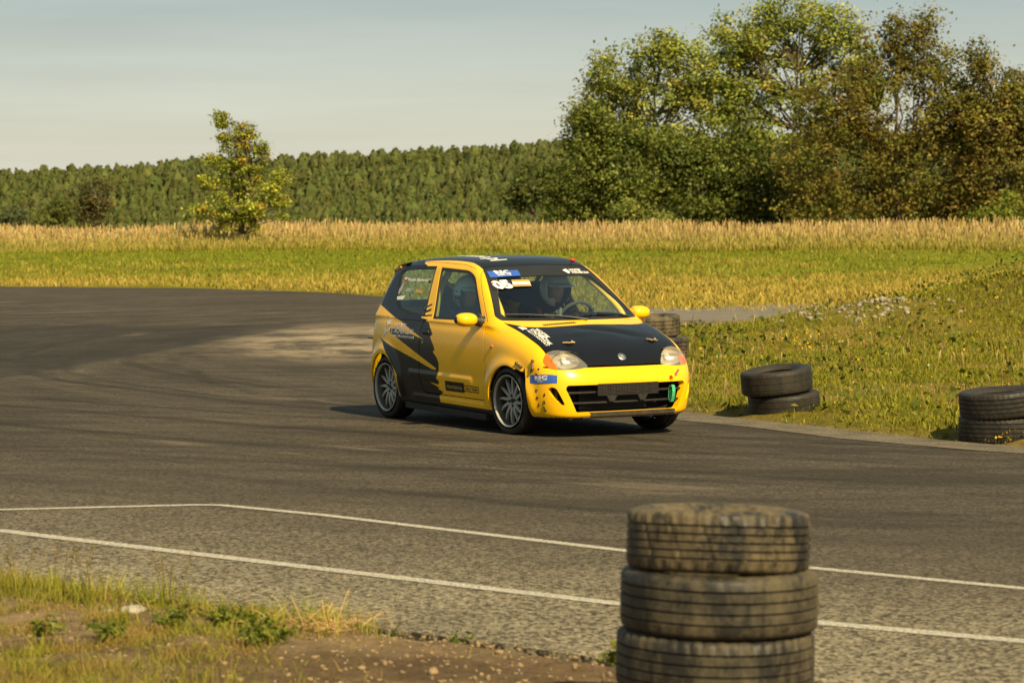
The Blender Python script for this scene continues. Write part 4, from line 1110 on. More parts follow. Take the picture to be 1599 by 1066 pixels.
def body(P):
    x,y,z=P[...,0],P[...,1],P[...,2]
    a=np.abs(y)
    # wheel arch flares
    rf=np.hypot(x-1.105,z-.285);rr=np.hypot(x+1.10,z-.285)
    W=W_x(x)+W_z(z)
    fl=np.exp(-(np.maximum(rf-.325,0)/.055)**2)*.024+np.exp(-(np.maximum(rr-.325,0)/.05)**2)*.018
    fl=fl*np.clip((z-.14)/.15,0,1)
    # rub moulding on door, groove
    sx=np.clip((x+.62)/.06,0,1)*np.clip((.56-x)/.06,0,1);sx=sx*sx*(3-2*sx)
    rub=.006*np.exp(-((z-.445)/.030)**4)*sx
    sill=.012*np.exp(-((z-.235)/.045)**4)*np.clip((x+.62)/.1,0,1)*np.clip((.80-x)/.08,0,1)
    crease=-.006*np.exp(-((z-.66)/.02)**2)*0
    s=(a-(W+fl+rub+sill+crease))*.97
    cor=np.clip(a-.40,0,None)
    fr=(x-(F_z(z)-.115*a*a-.62*cor*cor))*.93
    # bumper step: pull in hood nose above the bumper
    re=(-(x-(R_z(z)+.07*a*a+.30*cor*cor)))*.95
    dent=-.007*np.exp(-((x-1.27-.35*(y+.05))/.035)**2-((y-.02)/.26)**2)+.005*np.exp(-((x-1.20-.3*y)/.05)**2-((y-.1)/.22)**2)-.006*np.exp(-((x-1.40)/.06)**2-((y-.22)/.10)**2)+.004*np.exp(-((x-1.33)/.04)**2-((y+.2)/.12)**2)
    tp=(z-(T_x(x)-.115*a*a-.03*np.clip(a-.45,0,None)+dent))*.94
    bt=(.165+.045*np.clip((x-1.15)/.3,0,1)-z)
    L=smax(s,tp,.15)
    L=smax(L,re,.14)
    L=smax(L,fr,.13)
    L=smax(L,bt,.05)
    # cabin
    wside=.712-.375*(np.maximum(z,.86)-.92)-.9*np.clip(.9-z,0,None)-.16*np.clip(z-1.12,0,None)**2*1.0
    xw=x
    wside=wside-.030*np.clip(-x-.75,0,None)-.10*np.clip(-x-1.1,0,None)**2-.02*np.clip(x-.0,0,None)
    cs=(a-wside)*.935
    # windshield: from (.885,.935) to (.235,1.385)
    zz=np.clip(z-.945,-.2,.6)
    xws=1.03-1.78*zz-(.55-.70*np.clip(zz,0,.45))*a*a
    cw=(x-xws)*.52
    rf_=(z-(ROOF(x)-.075*a*a-.35*np.clip(a-.35,0,None)**2))*.98
    C=smax(cs,cw,.055)
    C=smax(C,rf_,.085)
    C=smax(C,re,.12)
    C=smax(C,.55-z,.02)
    # spoiler lip
    return smin(L,C,.035)
def grad(P,e=1e-3):
    g=np.empty_like(P)
    for i in range(3):
        d=np.zeros(3);d[i]=e
        g[...,i]=(body(P+d)-body(P-d))/(2*e)
    return g
def project(P,n=4):
    P=P.copy()
    for _ in range(n):
        v=body(P);g=grad(P);P-=np.clip(v/np.maximum((g*g).sum(-1),1e-6),-.03,.03)[...,None]*g
    return P
def surface_nets(h=.02):
    ax=[np.arange(-1.72,1.90,h),np.arange(-.86,.86+h,h)-0.0,np.arange(.06,1.52,h)]
    ax[1]=(np.arange(-44,45))*h if h==.02 else np.arange(-int(.86/h)-1,int(.86/h)+2)*h
    G=np.stack(np.meshgrid(*ax,indexing='ij'),-1)
    V=body(G);S=V<0
    n=V.shape
    # cell verts
    cs=[(i,j,k) for i in(0,1) for j in(0,1) for k in(0,1)]
    cnt=sum(S[i:n[0]-1+i,j:n[1]-1+j,k:n[2]-1+k].astype(np.int8) for i,j,k in cs)
    act=(cnt>0)&(cnt<8)
    idx=-np.ones(act.shape,int);ii=np.argwhere(act);idx[act]=np.arange(len(ii))
    acc=np.zeros((len(ii),3));m=np.zeros(len(ii))
    ed=[(a,b) for a in range(8) for b in range(a+1,8) if sum(abs(np.array(cs[a])-cs[b]))==1]
    for a,b in ed:
        ia=ii+cs[a];ib=ii+cs[b]
        va=V[tuple(ia.T)];vb=V[tuple(ib.T)];c=(va<0)!=(vb<0)
        t=np.where(c,va/np.where(c,va-vb,1),0)[:,None]
        p=G[tuple(ia.T)]*(1-t)+G[tuple(ib.T)]*t
        acc[c]+=p[c];m[c]+=1
    VV=project(acc/m[:,None])
    Q=[]
    for axn in range(3):
        o=[[0,0,0]]*4
        sl0=[slice(1,n[d]-1) for d in range(3)];
        a0=[slice(0,None)]*3
        A=[slice(1,n[d]-1) for d in range(3)];A[axn]=slice(0,n[axn]-1)
        Bs=[slice(1,n[d]-1) for d in range(3)];Bs[axn]=slice(1,n[axn])
        s0=S[tuple(A)];s1=S[tuple(Bs)]
        ch=np.argwhere(s0!=s1)
        base=ch.copy()
        for d in range(3):
            if d!=axn: base[:,d]+=1
        fl=s0[tuple(ch.T)]
        u,v=[(1,2),(2,0),(0,1)][axn]
        def cell(du,dv):
            c=base.copy();c[:,u]-=du;c[:,v]-=dv;return idx[tuple(c.T)]
        q=np.stack([cell(1,1),cell(0,1),cell(0,0),cell(1,0)],1)
        q[~fl]=q[~fl][:,::-1]
        Q.append(q)
    Q=np.concatenate(Q);Q=Q[(Q>=0).all(1)]
    return VV,Q

# ---- materials of the car
def mat_paint(name, col, rough=.24, dust=(.30, .22, .12), damt=.20, coat=.22, spec=.35):
    m = mat_plain(name, col, rough, coat=coat, spec=spec, var=.05, vscale=3, dirt=dust, dirt_amt=damt, dscale=4.5, bump=.02, bscale=14)
    return m
M_YEL = mat_paint('yellow_paint', (.90, .475, .003), .26, damt=.06)
M_BLK = mat_paint('black_paint', (.005, .0055, .007), .30, (.03, .027, .02), .06, .12, .25)
M_TRIM = mat_plain('black_trim', (.012, .012, .012), .55, var=.2)
M_RUB = mat_plain('black_rubber', (.010, .010, .010), .6)
M_DARK = mat_plain('dark_cavity', (.010, .009, .008), .8)
M_UNDER = mat_plain('underbody', (.020, .017, .014), .9, var=.3, vscale=20)
M_MET = mat_plain('bare_metal', (.50, .46, .40), .35, 1.0)
M_RIM = mat_plain('alloy_grey', (.38, .37, .325), .45, .15, var=.12, dirt=(.12, .10, .07), dirt_amt=.45, dscale=9)
M_RIMB = mat_plain('rim_barrel', (.075, .072, .065), .45, .7, var=.2)
M_CHROME = mat_plain('reflector', (.86, .84, .78), .28, .85, var=.03)
M_WHITE = mat_plain('white_vinyl', (.78, .75, .68), .5, var=.06)
M_BLUE = mat_plain('blue_vinyl', (.030, .100, .42), .4, var=.08)
M_RED = mat_plain('red_vinyl', (.60, .03, .025), .4)
M_PINK = mat_plain('pink_vinyl', (.75, .035, .12), .5)
M_GREEN = mat_plain('green_webbing', (.06, .42, .19), .7, var=.12, bump=.3, bscale=400)
M_GOLD = mat_plain('amber_vinyl', (.50, .30, .04), .5)
M_CAGE = mat_plain('cage_yellow', (.74, .50, .06), .4)
M_SEAT = mat_plain('seat_cloth', (.012, .012, .013), .85)
M_GREY = mat_plain('grey_plastic', (.16, .16, .155), .6)
def mat_glass(name, tint, haze=.0, hcol=(.30, .33, .30)):
    m, n, l, b = nodes_of(name)
    tr = n.new('ShaderNodeBsdfTransparent'); tr.inputs[0].default_value = (*tint, 1)
    gl = n.new('ShaderNodeBsdfGlossy'); gl.inputs['Roughness'].default_value = .015; gl.inputs['Color'].default_value = (.95, .97, 1, 1)
    lw = n.new('ShaderNodeLayerWeight'); lw.inputs['Blend'].default_value = .5      # Schlick, the same from both faces of the pane
    pw = n.new('ShaderNodeMath'); pw.operation = 'POWER'; l.new(lw.outputs['Facing'], pw.inputs[0]); pw.inputs[1].default_value = 5.0
    fr = n.new('ShaderNodeMath'); fr.operation = 'MULTIPLY_ADD'; l.new(pw.outputs[0], fr.inputs[0]); fr.inputs[1].default_value = .92; fr.inputs[2].default_value = .06
    ms = n.new('ShaderNodeMixShader'); l.new(fr.outputs[0], ms.inputs[0]); l.new(tr.outputs[0], ms.inputs[1]); l.new(gl.outputs[0], ms.inputs[2])
    out = ms.outputs[0]
    if haze:
        df = n.new('ShaderNodeBsdfDiffuse'); df.inputs[0].default_value = (*hcol, 1)
        m2 = n.new('ShaderNodeMixShader'); m2.inputs[0].default_value = haze; l.new(out, m2.inputs[1]); l.new(df.outputs[0], m2.inputs[2]); out = m2.outputs[0]
    l.new(out, n['Material Output'].inputs['Surface'])
    return m
M_GLASS = mat_glass('tinted_glass', (.60, .76, .72), haze=.03, hcol=(.22, .36, .36))
M_WSGLASS = mat_glass('windscreen_glass', (.86, .94, .87))
M_LENS = mat_glass('headlight_lens', (.94, .92, .85), haze=.16, hcol=(.66, .62, .52))
def mat_orange():
    m, n, l, b = nodes_of('orange_lens')
    b.inputs['Base Color'].default_value = (.80, .13, .005, 1); b.inputs['Roughness'].default_value = .18; b.inputs['Coat Weight'].default_value = .6
    return m
M_ORANGE = mat_orange()

# ---- triangle soup, exact cuts along drawn outlines
_V, _Q = surface_nets(.02)
SOUP = np.concatenate([_V[_Q[:, [0, 1, 2]]], _V[_Q[:, [0, 2, 3]]]])
AX = {'side': (0, 2), 'front': (1, 2), 'top': (0, 1)}
def cut_seg(T, ax, p, q):
    i, j = ax
    p = np.asarray(p, float); q = np.asarray(q, float); d = q - p; L = np.linalg.norm(d)
    if L < 1e-9: return T
    n = np.array([-d[1], d[0]]) / L
    X = T[:, :, i]; Y = T[:, :, j]
    lo = np.minimum(p, q) - 1e-6; hi = np.maximum(p, q) + 1e-6
    c = (X.min(1) <= hi[0]) & (X.max(1) >= lo[0]) & (Y.min(1) <= hi[1]) & (Y.max(1) >= lo[1])
    ci = np.where(c)[0]
    if not len(ci): return T
    S = (X[ci] - p[0]) * n[0] + (Y[ci] - p[1]) * n[1]
    S = np.where(np.abs(S) < 2e-5, 0, S)
    cross = (S.max(1) > 0) & (S.min(1) < 0)
    ci = ci[cross]; S = S[cross]
    if not len(ci): return T
    tri = T[ci]
    pos = S > 0
    # a zero vertex joins the larger side
    sg = np.where(S == 0, np.where((pos.sum(1) == 1)[:, None], -1, 1), np.sign(S))
    npos = (sg > 0).sum(1)
    lone = np.where(npos == 1, np.argmax(sg > 0, 1), np.argmax(sg < 0, 1))
    r = np.arange(len(ci))
    i0, i1, i2 = lone, (lone + 1) % 3, (lone + 2) % 3
    v0, v1, v2 = tri[r, i0], tri[r, i1], tri[r, i2]; s0, s1, s2 = S[r, i0], S[r, i1], S[r, i2]
    ta = (s0 / np.where(s0 - s1 == 0, 1, s0 - s1))[:, None]; tb = (s0 / np.where(s0 - s2 == 0, 1, s0 - s2))[:, None]
    a = v0 + (v1 - v0) * np.clip(ta, 0, 1); b = v0 + (v2 - v0) * np.clip(tb, 0, 1)
    new = np.concatenate([np.stack([v0, a, b], 1), np.stack([a, v1, v2], 1), np.stack([a, v2, b], 1)])
    ar = np.linalg.norm(np.cross(new[:, 1] - new[:, 0], new[:, 2] - new[:, 0]), axis=1)
    new = new[ar > 1e-10]
    keep = np.ones(len(T), bool); keep[ci] = False
    return np.concatenate([T[keep], new])
def cut(T, view, poly, mask, closed=True):
    c = T.mean(1); m = mask(c)
    A, B = T[m], T[~m]
    n = len(poly)
    for k in range(n if closed else n - 1): A = cut_seg(A, AX[view], poly[k], poly[(k + 1) % n])
    return np.concatenate([A, B])
def inside(c, view, poly):
    i, j = AX[view]; x, y = c[:, i], c[:, j]; r = np.zeros(len(c), bool)
    n = len(poly)
    for k in range(n):
        (x0, y0), (x1, y1) = poly[k], poly[(k + 1) % n]
        cnd = (y0 > y) != (y1 > y)
        if y1 != y0: r ^= cnd & (x < (x1 - x0) * (y - y0) / (y1 - y0) + x0)
    return r
def near_line(c, view, poly, closed=True):
    i, j = AX[view]; P = c[:, [i, j]]; best = np.full(len(c), 9.)
    n = len(poly)
    for k in range(n if closed else n - 1):
        a = np.array(poly[k], float); b = np.array(poly[(k + 1) % n], float); ab = b - a
        t = np.clip(((P - a) @ ab) / (ab @ ab + 1e-12), 0, 1); best = np.minimum(best, np.linalg.norm(P - (a + t[:, None] * ab), axis=1))
    return best
def rnd(poly, r, k=4):
    """round the corners of a closed outline"""
    out = []; n = len(poly)
    rr = r if hasattr(r, '__len__') else [r] * n
    for i in range(n):
        p = np.array(poly[i], float); a = np.array(poly[i - 1], float); b = np.array(poly[(i + 1) % n], float)
        la = np.linalg.norm(a - p); lb = np.linalg.norm(b - p); q = min(rr[i], la * .45, lb * .45)
        if q < 1e-4: out.append(tuple(p)); continue
        s = p + (a - p) / la * q; e = p + (b - p) / lb * q
        for t in np.linspace(0, 1, k + 1): out.append(tuple((1 - t) ** 2 * s + 2 * t * (1 - t) * p + t * t * e))
    return out
def mir(P): return [(-a, b) for a, b in P]
def offset(poly, d, closed=True):
    P = np.array(poly, float); n = len(P)
    out = []
    for i in range(n):
        a = P[i - 1] if (closed or i > 0) else P[i]; b = P[(i + 1) % n] if (closed or i < n - 1) else P[i]
        t = b - a; t /= max(np.linalg.norm(t), 1e-9); out.append(tuple(P[i] + d * np.array([-t[1], t[0]])))
    return out

# ---- outlines, metres in car space (side: x,z; front: y,z; top: x,y)
DWIN_O = rnd([(-.385, 1.338), (.115, 1.326), (.258, 1.285), (.612, .945), (.585, .932), (-.222, .915)], [.02, .06, .06, .02, .02, .02])
DWIN_G = rnd([(-.358, 1.316), (.105, 1.305), (.240, 1.270), (.575, .955), (-.205, .938)], [.02, .06, .06, .02, .02])
QWIN_O = rnd([(-.470, 1.345), (-1.03, 1.332), (-1.125, 1.285), (-1.01, 1.03), (-.90, .962), (-.66, .932), (-.375, .926)], [.015, .06, .05, .08, .10, .1, .02])
QWIN_G = rnd([(-.485, 1.325), (-1.01, 1.310), (-1.085, 1.272), (-.975, 1.045), (-.865, .985), (-.64, .955), (-.402, .946)], [.015, .06, .05, .08, .10, .1, .02])
DOOR = rnd([(-.455, 1.358), (.118, 1.353), (.250, 1.318), (.672, .918), (.705, .86), (.757, .6), (.762, .302), (-.335, .296), (-.395, .40), (-.405, .80), (-.350, .93)], [.015, .07, .08, .03, .06, .05, .03, .04, .05, .05, .03])
WS_O = rnd([(0, 1.372), (.40, 1.358), (.492, 1.342), (.650, .975), (.635, .945), (.40, .943), (0, .945), (-.40, .943), (-.635, .945), (-.650, .975), (-.492, 1.342), (-.40, 1.358)], [.1, .05, .03, .04, .04, .1, .1, .1, .04, .04, .03, .05])
WS_G = rnd([(0, 1.288), (.38, 1.282), (.452, 1.272), (.600, .996), (.575, .968), (0, .966), (-.575, .968), (-.600, .996), (-.452, 1.272), (-.38, 1.282)], [.1, .03, .02, .03, .03, .1, .03, .03, .02, .03])
REARW = rnd([(.47, 1.30), (.56, 1.02), (-.56, 1.02), (-.47, 1.30)], .05)
LAMP = rnd([(.652, .648), (.632, .690), (.598, .722), (.545, .738), (.470, .735), (.395, .700), (.345, .640), (.335, .612), (.43, .600), (.53, .596), (.625, .602)], .03)
ORANGE_LINE = [(.606, .76), (.598, .718), (.572, .580)]
GRILLE = rnd([(.545, .452), (.530, .478), (-.530, .478), (-.545, .452), (-.455, .252), (.455, .252)], [.02, .02, .02, .02, .03, .03])
VENT = rnd([(.652, .448), (.634, .466), (.606, .456), (.548, .326), (.572, .322), (.632, .388)], [.012, .012, .015, .01, .015, .03])
HOLE = [(.400 + .019 * math.cos(t), .503 + .023 * math.sin(t)) for t in np.arange(14) * 2 * math.pi / 14]
HOOD = [(.868, -.628), (.96, -.598), (1.05, -.561), (1.11, -.48), (1.145, -.38), (1.165, -.18), (1.17, 0), (1.165, .18), (1.145, .38), (1.11, .48), (1.05, .561), (.96, .598), (.868, .628), (1.1, .622), (1.3, .618), (1.485, .606), (1.80, .60), (1.80, -.60), (1.485, -.606), (1.3, -.618), (1.1, -.622)]
ARCH_F = [(1.432, .10), (1.414, .24), (1.405, .40), (1.385, .52), (1.355, .606), (1.335, .572), (1.300, .578), (1.27, .590)] + [(1.118 + .285 * math.cos(t), .318 + .290 * math.sin(t)) for t in np.linspace(1.15, math.pi + .9, 26)]
ARCH_R = [(-1.100 + .290 * math.cos(t), .298 + .285 * math.sin(t)) for t in np.linspace(-.8, math.pi + .8, 34)]
HOODZ = .616
# livery on the flanks: one jagged black field with two yellow blades
BLK1 = [(-.66, 1.345), (-.75, 1.362), (-.80, 1.40), (-1.2, 1.42), (-1.60, 1.40), (-1.60, 1.05), (-1.301, .988), (-.777, .867), (-.319, .736), (-.536, .769), (-.835, .800), (-.973, .803), (-1.01, .79), (-.989, .774), (-.954, .762), (-.648, .676), (-.32, .580), (-.09, .512), (-.105, .497), (-.16, .500), (-.491, .568), (-.898, .644), (-1.193, .717), (-1.116, .675), (-1.015, .600), (-.96, .56), (-.80, .42), (-.80, .10), (-.02, .10), (-.06, .285), (.02, .322), (-.08, .346), (-.03, .352), (-.206, .390), (-.06, .378), (-.035, .402), (-.085, .43), (-.064, .454), (-.043, .491), (-.041, .554), (-.072, .597), (-.10, .615), (-.152, .647), (-.118, .664), (-.144, .701), (-.19, .745), (-.212, .769), (-.17, .79), (-.206, .824), (-.24, .85), (-.275, .883), (-.335, .895), (-.30, .908), (-.424, .915), (-.43, .93), (-.372, .935), (-.385, .96), (-.66, .955)]
BPILL = [[(-.405, .952), (-.30, .978), (-.305, .999), (-.412, .972)], [(-.425, .990), (-.315, 1.024), (-.320, 1.040), (-.43, 1.006)], [(-.39, .925), (-.25, .938), (-.26, .950), (-.40, .940)]]

side_m = lambda c: (np.abs(c[:, 1]) > .43)
front_m = lambda c: (c[:, 0] > 1.36)
ws_m = lambda c: (c[:, 0] > .05) & (c[:, 0] < 1.2) & (c[:, 2] > .90)
top_m = lambda c: (c[:, 0] > .70) & (c[:, 2] > .55)
T = SOUP
for P in (DOOR, DWIN_O, DWIN_G, QWIN_O, QWIN_G, ARCH_F, ARCH_R): T = cut(T, 'side', P, side_m)
G = .0042
for P in (DOOR,):
    T = cut(T, 'side', offset(P, G), side_m); T = cut(T, 'side', offset(P, -G), side_m)
for P in (WS_O, WS_G): T = cut(T, 'front', P, ws_m)
T = cut(T, 'front', REARW, lambda c: c[:, 0] < -1.15)
for P in (LAMP, mir(LAMP), GRILLE, VENT, mir(VENT), HOLE): T = cut(T, 'front', P, front_m)
for s in (1, -1): T = cut(T, 'front', [(s * a, b) for a, b in ORANGE_LINE], front_m, False)
T = cut(T, 'top', HOOD, top_m); T = cut(T, 'top', offset(HOOD, G), top_m); T = cut(T, 'top', offset(HOOD, -G), top_m)
def zc(T, z, mask, a=-1.9, b=1.9):
    return cut(T, 'side', [(a, z), (b, z)], mask, False)
T = zc(T, HOODZ, lambda c: c[:, 0] > 1.2); T = zc(T, HOODZ + .006, lambda c: c[:, 0] > 1.2); T = zc(T, HOODZ - .007, lambda c: c[:, 0] > 1.2)
BUMPX = [(1.345, .70), (1.345, HOODZ), (1.385, .50), (1.43, .10)]
T = cut(T, 'side', BUMPX, side_m, False)
T = zc(T, .185, lambda c: c[:, 2] < .25); T = zc(T, .232, lambda c: (c[:, 2] < .3) & (c[:, 0] < 1.1))
T = cut(T, 'side', [(-1.33, .10), (-1.33, .60)], lambda c: c[:, 0] < -1.2, False); T = zc(T, .60, lambda c: c[:, 0] < -1.2)
for s in (1, -1):
    T = cut(T, 'top', [(-1.6, s * .50), (-1.0, s * .50), (-.762, s * .497), (-.307, s * .488), (.074, s * .484), (.25, s * .490), (.42, s * .50)], lambda c: c[:, 2] > 1.25, False)
T = cut(T, 'side', BLK1, lambda c: side_m(c))
for P in BPILL: T = cut(T, 'side', P, side_m)
T = cut(T, 'side', [(.30, 1.2), (.30, 1.5)], lambda c: c[:, 2] > 1.2, False)
T = cut(T, 'side', [(-1.20, 1.2), (-1.20, 1.5)], lambda c: c[:, 2] > 1.2, False)

c = T.mean(1); a_ = np.abs(c[:, 1]); nrm = grad(c); nrm /= np.linalg.norm(nrm, axis=1)[:, None]
side = a_ > .43
cm = c.copy(); cm[:, 1] = a_
cls = np.full(len(T), 'body_shell', dtype=object)
def setc(m, name): cls[m] = name
setc((c[:, 0] < -1.33) & (c[:, 2] < .60), 'rear_bumper')
setc((c[:, 0] < -1.2) & (c[:, 2] >= .60) & (nrm[:, 0] < -.6), 'tailgate')
setc((c[:, 2] > 1.25) & (nrm[:, 2] > .75) & (c[:, 0] > -1.3) & (a_ < .50), 'roof')
dfront = (c[:, 0] > .72) & side & (c[:, 2] < .96)
setc(dfront, 'front_fender')
top_zone = (c[:, 0] > .74) & (c[:, 2] > HOODZ) & (nrm[:, 2] > .25) & (c[:, 2] < 1.02) & (a_ < .62)
setc(top_zone, 'cowl_panel')
hood_in = inside(c, 'top', HOOD) & (c[:, 2] > HOODZ) & (c[:, 0] > .8) & (c[:, 2] < 1.0)
setc(hood_in & (a_ < .625), 'hood')
zsplit = (c[:, 0] > 1.345)
bump_side = np.interp(c[:, 2], [.10, .50, HOODZ, .7], [1.43, 1.385, 1.345, 1.345])
setc((c[:, 0] > bump_side) & (c[:, 2] < HOODZ), 'front_bumper')
lampm = (c[:, 0] > 1.36) & inside(cm, 'front', LAMP)
split = np.interp(c[:, 2], [.58, .718, .76], [.572, .598, .606])
setc(lampm, 'headlight'); setc(lampm & (a_ > split), 'indicator')
setc(side & inside(c, 'side', DOOR), 'door')
seam = side & (near_line(c, 'side', DOOR) < G) & (c[:, 2] < 1.0)
setc(seam, 'gap')
hseam = (near_line(c, 'top', HOOD) < G) & (c[:, 2] > HOODZ) & (c[:, 0] > .8) & (a_ < .66) & (c[:, 2] < .99) & ~lampm & (nrm[:, 2] > .2)
setc(hseam, 'gap')
setc((np.abs(c[:, 2] - HOODZ) < .0075) & (c[:, 0] > 1.40) & ~lampm & (a_ < .66), 'gap')
setc(side & inside(c, 'side', DWIN_O), 'dseal'); setc(side & inside(c, 'side', DWIN_G), 'dglass')
setc(side & inside(c, 'side', QWIN_O), 'qseal'); setc(side & inside(c, 'side', QWIN_G), 'qglass')
wsz = ws_m(c) & (nrm[:, 0] > .15)
setc(wsz & inside(c, 'front', WS_O), 'wseal'); setc(wsz & inside(c, 'front', WS_G), 'wglass')
setc((c[:, 0] < -1.15) & (nrm[:, 0] < -.3) & inside(c, 'front', REARW), 'rglass')
setc((c[:, 0] > 1.4) & (inside(c, 'front', GRILLE) | inside(cm, 'front', VENT) | inside(c, 'front', HOLE)), 'hole')
setc((c[:, 2] < .188) | ((nrm[:, 2] < -.8) & (c[:, 2] < .3)), 'underbody')
setc(side & (inside(c, 'side', ARCH_F) | inside(c, 'side', ARCH_R)), 'hole')

blk = side & inside(c, 'side', BLK1)
for P in BPILL: blk |= side & inside(c, 'side', P)
rail = np.interp(c[:, 0], [-1.6, -1., -.762, -.307, .074, .25, .42], [.5, .5, .497, .488, .484, .490, .50])
blk |= (c[:, 2] > 1.25) & (a_ < rail)
blk |= (c[:, 2] > 1.2) & (c[:, 0] < -1.20)
blk |= (cls == 'hood') | (cls == 'tailgate') & (c[:, 2] > .95)
blk &= ~np.isin(cls, ['cowl_panel', 'front_fender', 'front_bumper'])
low = (c[:, 2] < .232) & (c[:, 0] < 1.1)

def panel(name, m, mats, midx, parent=None, thick=.018, inset=0.0, xf=bx):
    """one panel: outer skin with true surface normals, plus a turned-in edge"""
    t = T[m]
    key = np.round(t.reshape(-1, 3), 5)
    U, inv = np.unique(key, axis=0, return_inverse=True); inv = inv.reshape(-1, 3)
    ok = (inv[:, 0] != inv[:, 1]) & (inv[:, 1] != inv[:, 2]) & (inv[:, 0] != inv[:, 2])
    inv = inv[ok]; mi = np.asarray(midx)[m][ok] if midx is not None else np.zeros(len(inv), int)
    N = grad(U); N /= np.linalg.norm(N, axis=1)[:, None]
    Uo = U - N * inset
    E = np.concatenate([inv[:, [0, 1]], inv[:, [1, 2]], inv[:, [2, 0]]]); EM = np.tile(mi, 3)
    Es = np.sort(E, 1); _, ix, cnt = np.unique(Es, axis=0, return_index=True, return_counts=True)
    bi = ix[cnt == 1]; BE = E[bi]; BM = EM[bi]
    faces = inv.tolist(); n0 = len(U)
    V = [Uo]; lm = [N[inv].reshape(-1, 3)]; mats_i = list(mi)
    if thick and len(BE):
        vb = np.unique(BE); mp_ = -np.ones(n0, int); mp_[vb] = np.arange(len(vb))
        o1 = Uo[vb]; o2 = Uo[vb] - N[vb] * thick
        V += [o1, o2]; k = len(vb)
        a0, b0 = mp_[BE[:, 0]], mp_[BE[:, 1]]
        q = np.stack([n0 + b0, n0 + a0, n0 + k + a0, n0 + k + b0], 1)
        fn = np.cross(o1[a0] - o1[b0], o2[a0] - o1[b0]); fn /= np.maximum(np.linalg.norm(fn, axis=1), 1e-9)[:, None]
        faces += q.tolist(); lm.append(np.repeat(fn, 4, 0)); mats_i += BM.tolist()
    V = np.concatenate(V); LN = np.concatenate(lm)
    V = xf(V); LN = LN @ np.linalg.inv(_XM); LN /= np.maximum(np.linalg.norm(LN, axis=1), 1e-9)[:, None]
    me = bpy.data.meshes.new(name); me.from_pydata(V.tolist(), [], faces)
    me.polygons.foreach_set('use_smooth', np.ones(len(faces), bool))
    me.polygons.foreach_set('material_index', np.array(mats_i, np.int32))
    for mm in mats: me.materials.append(mm)
    try: me.normals_split_custom_set(LN.tolist())
    except Exception as ex: print('normals', name, ex)
    return link(name, me, parent if parent is not None else car)
PM = [M_YEL, M_BLK, M_TRIM]
MI = np.where(blk, 1, 0); MI = np.where(low, 2, MI)
RS, LS = c[:, 1] < 0, c[:, 1] >= 0
panel('body_shell', cls == 'body_shell', PM, MI)
roof = panel('roof', cls == 'roof', PM, MI); roof['label'] = 'matt black roof skin with yellow rails'
hood = panel('hood', cls == 'hood', PM, MI); hood['label'] = 'dented black hood'
cowl = panel('cowl_panel', cls == 'cowl_panel', PM, MI)
front_bumper = panel('front_bumper', cls == 'front_bumper', PM, MI, thick=.05); front_bumper['label'] = 'yellow front bumper stitched together with cable ties'
panel('rear_bumper', cls == 'rear_bumper', PM, MI)
panel('tailgate', cls == 'tailgate', PM, MI)
panel('underbody', cls == 'underbody', [M_UNDER], None)
doors = {}
for sn, mk in ((-1, RS), (1, LS)):
    panel('front_fender', (cls == 'front_fender') & mk, PM, MI)
    doors[sn] = panel('door', (cls == 'door') & mk, PM, MI)
    w = panel('door_window', (cls == 'dglass') & mk, [M_GLASS], None, thick=.004, inset=.007); panel('window_seal', (cls == 'dseal') & mk, [M_RUB], None, w, .012, .003)
    w = panel('quarter_window', (cls == 'qglass') & mk, [M_GLASS], None, thick=.004, inset=.007); panel('window_seal', (cls == 'qseal') & mk, [M_RUB], None, w, .012, .003)
    if sn < 0: qwin = w
    hl = panel('headlight', (cls == 'headlight') & mk, [M_LENS], None, thick=.006, inset=-.004)
    panel('indicator', (cls == 'indicator') & mk, [M_ORANGE], None, hl, .03, -.004)
    # chrome bowl and bulb behind the lens
    cy = sn * .475
    mb = MB()
    prof = [(.010, -.085), (.045, -.072), (.072, -.045), (.086, -.012), (.090, .0)]
    mb.lathe([(r, h) for r, h in prof], 28, 'z')
    def place(V, cy=cy, sn=sn):
        V = V[:, [2, 1, 0]] * np.array([1, 1.45, .78])         # bowl looks forward
        return bx(V + np.array([1.588, cy, .666]))
    mb.build('reflector', M_CHROME, hl, xf=place)
    mb = MB(); mb.ball((1.545, cy, .668), (.03, .014, .014)); mb.build('bulb', M_WHITE, hl, xf=bx)
    mb = MB(); mb.box((1.47, sn * .475, .655), (.03, .24, .11)); mb.build('lamp_housing', M_GREY, hl, xf=bx, bevel=.01)
windscreen = panel('windshield', cls == 'wglass', [M_WSGLASS], None, thick=.005, inset=.006)
panel('windshield_band', cls == 'wseal', [M_TRIM], None, windscreen, .012, .003)
panel('rear_window', cls == 'rglass', [M_GLASS], None, thick=.004, inset=.004)

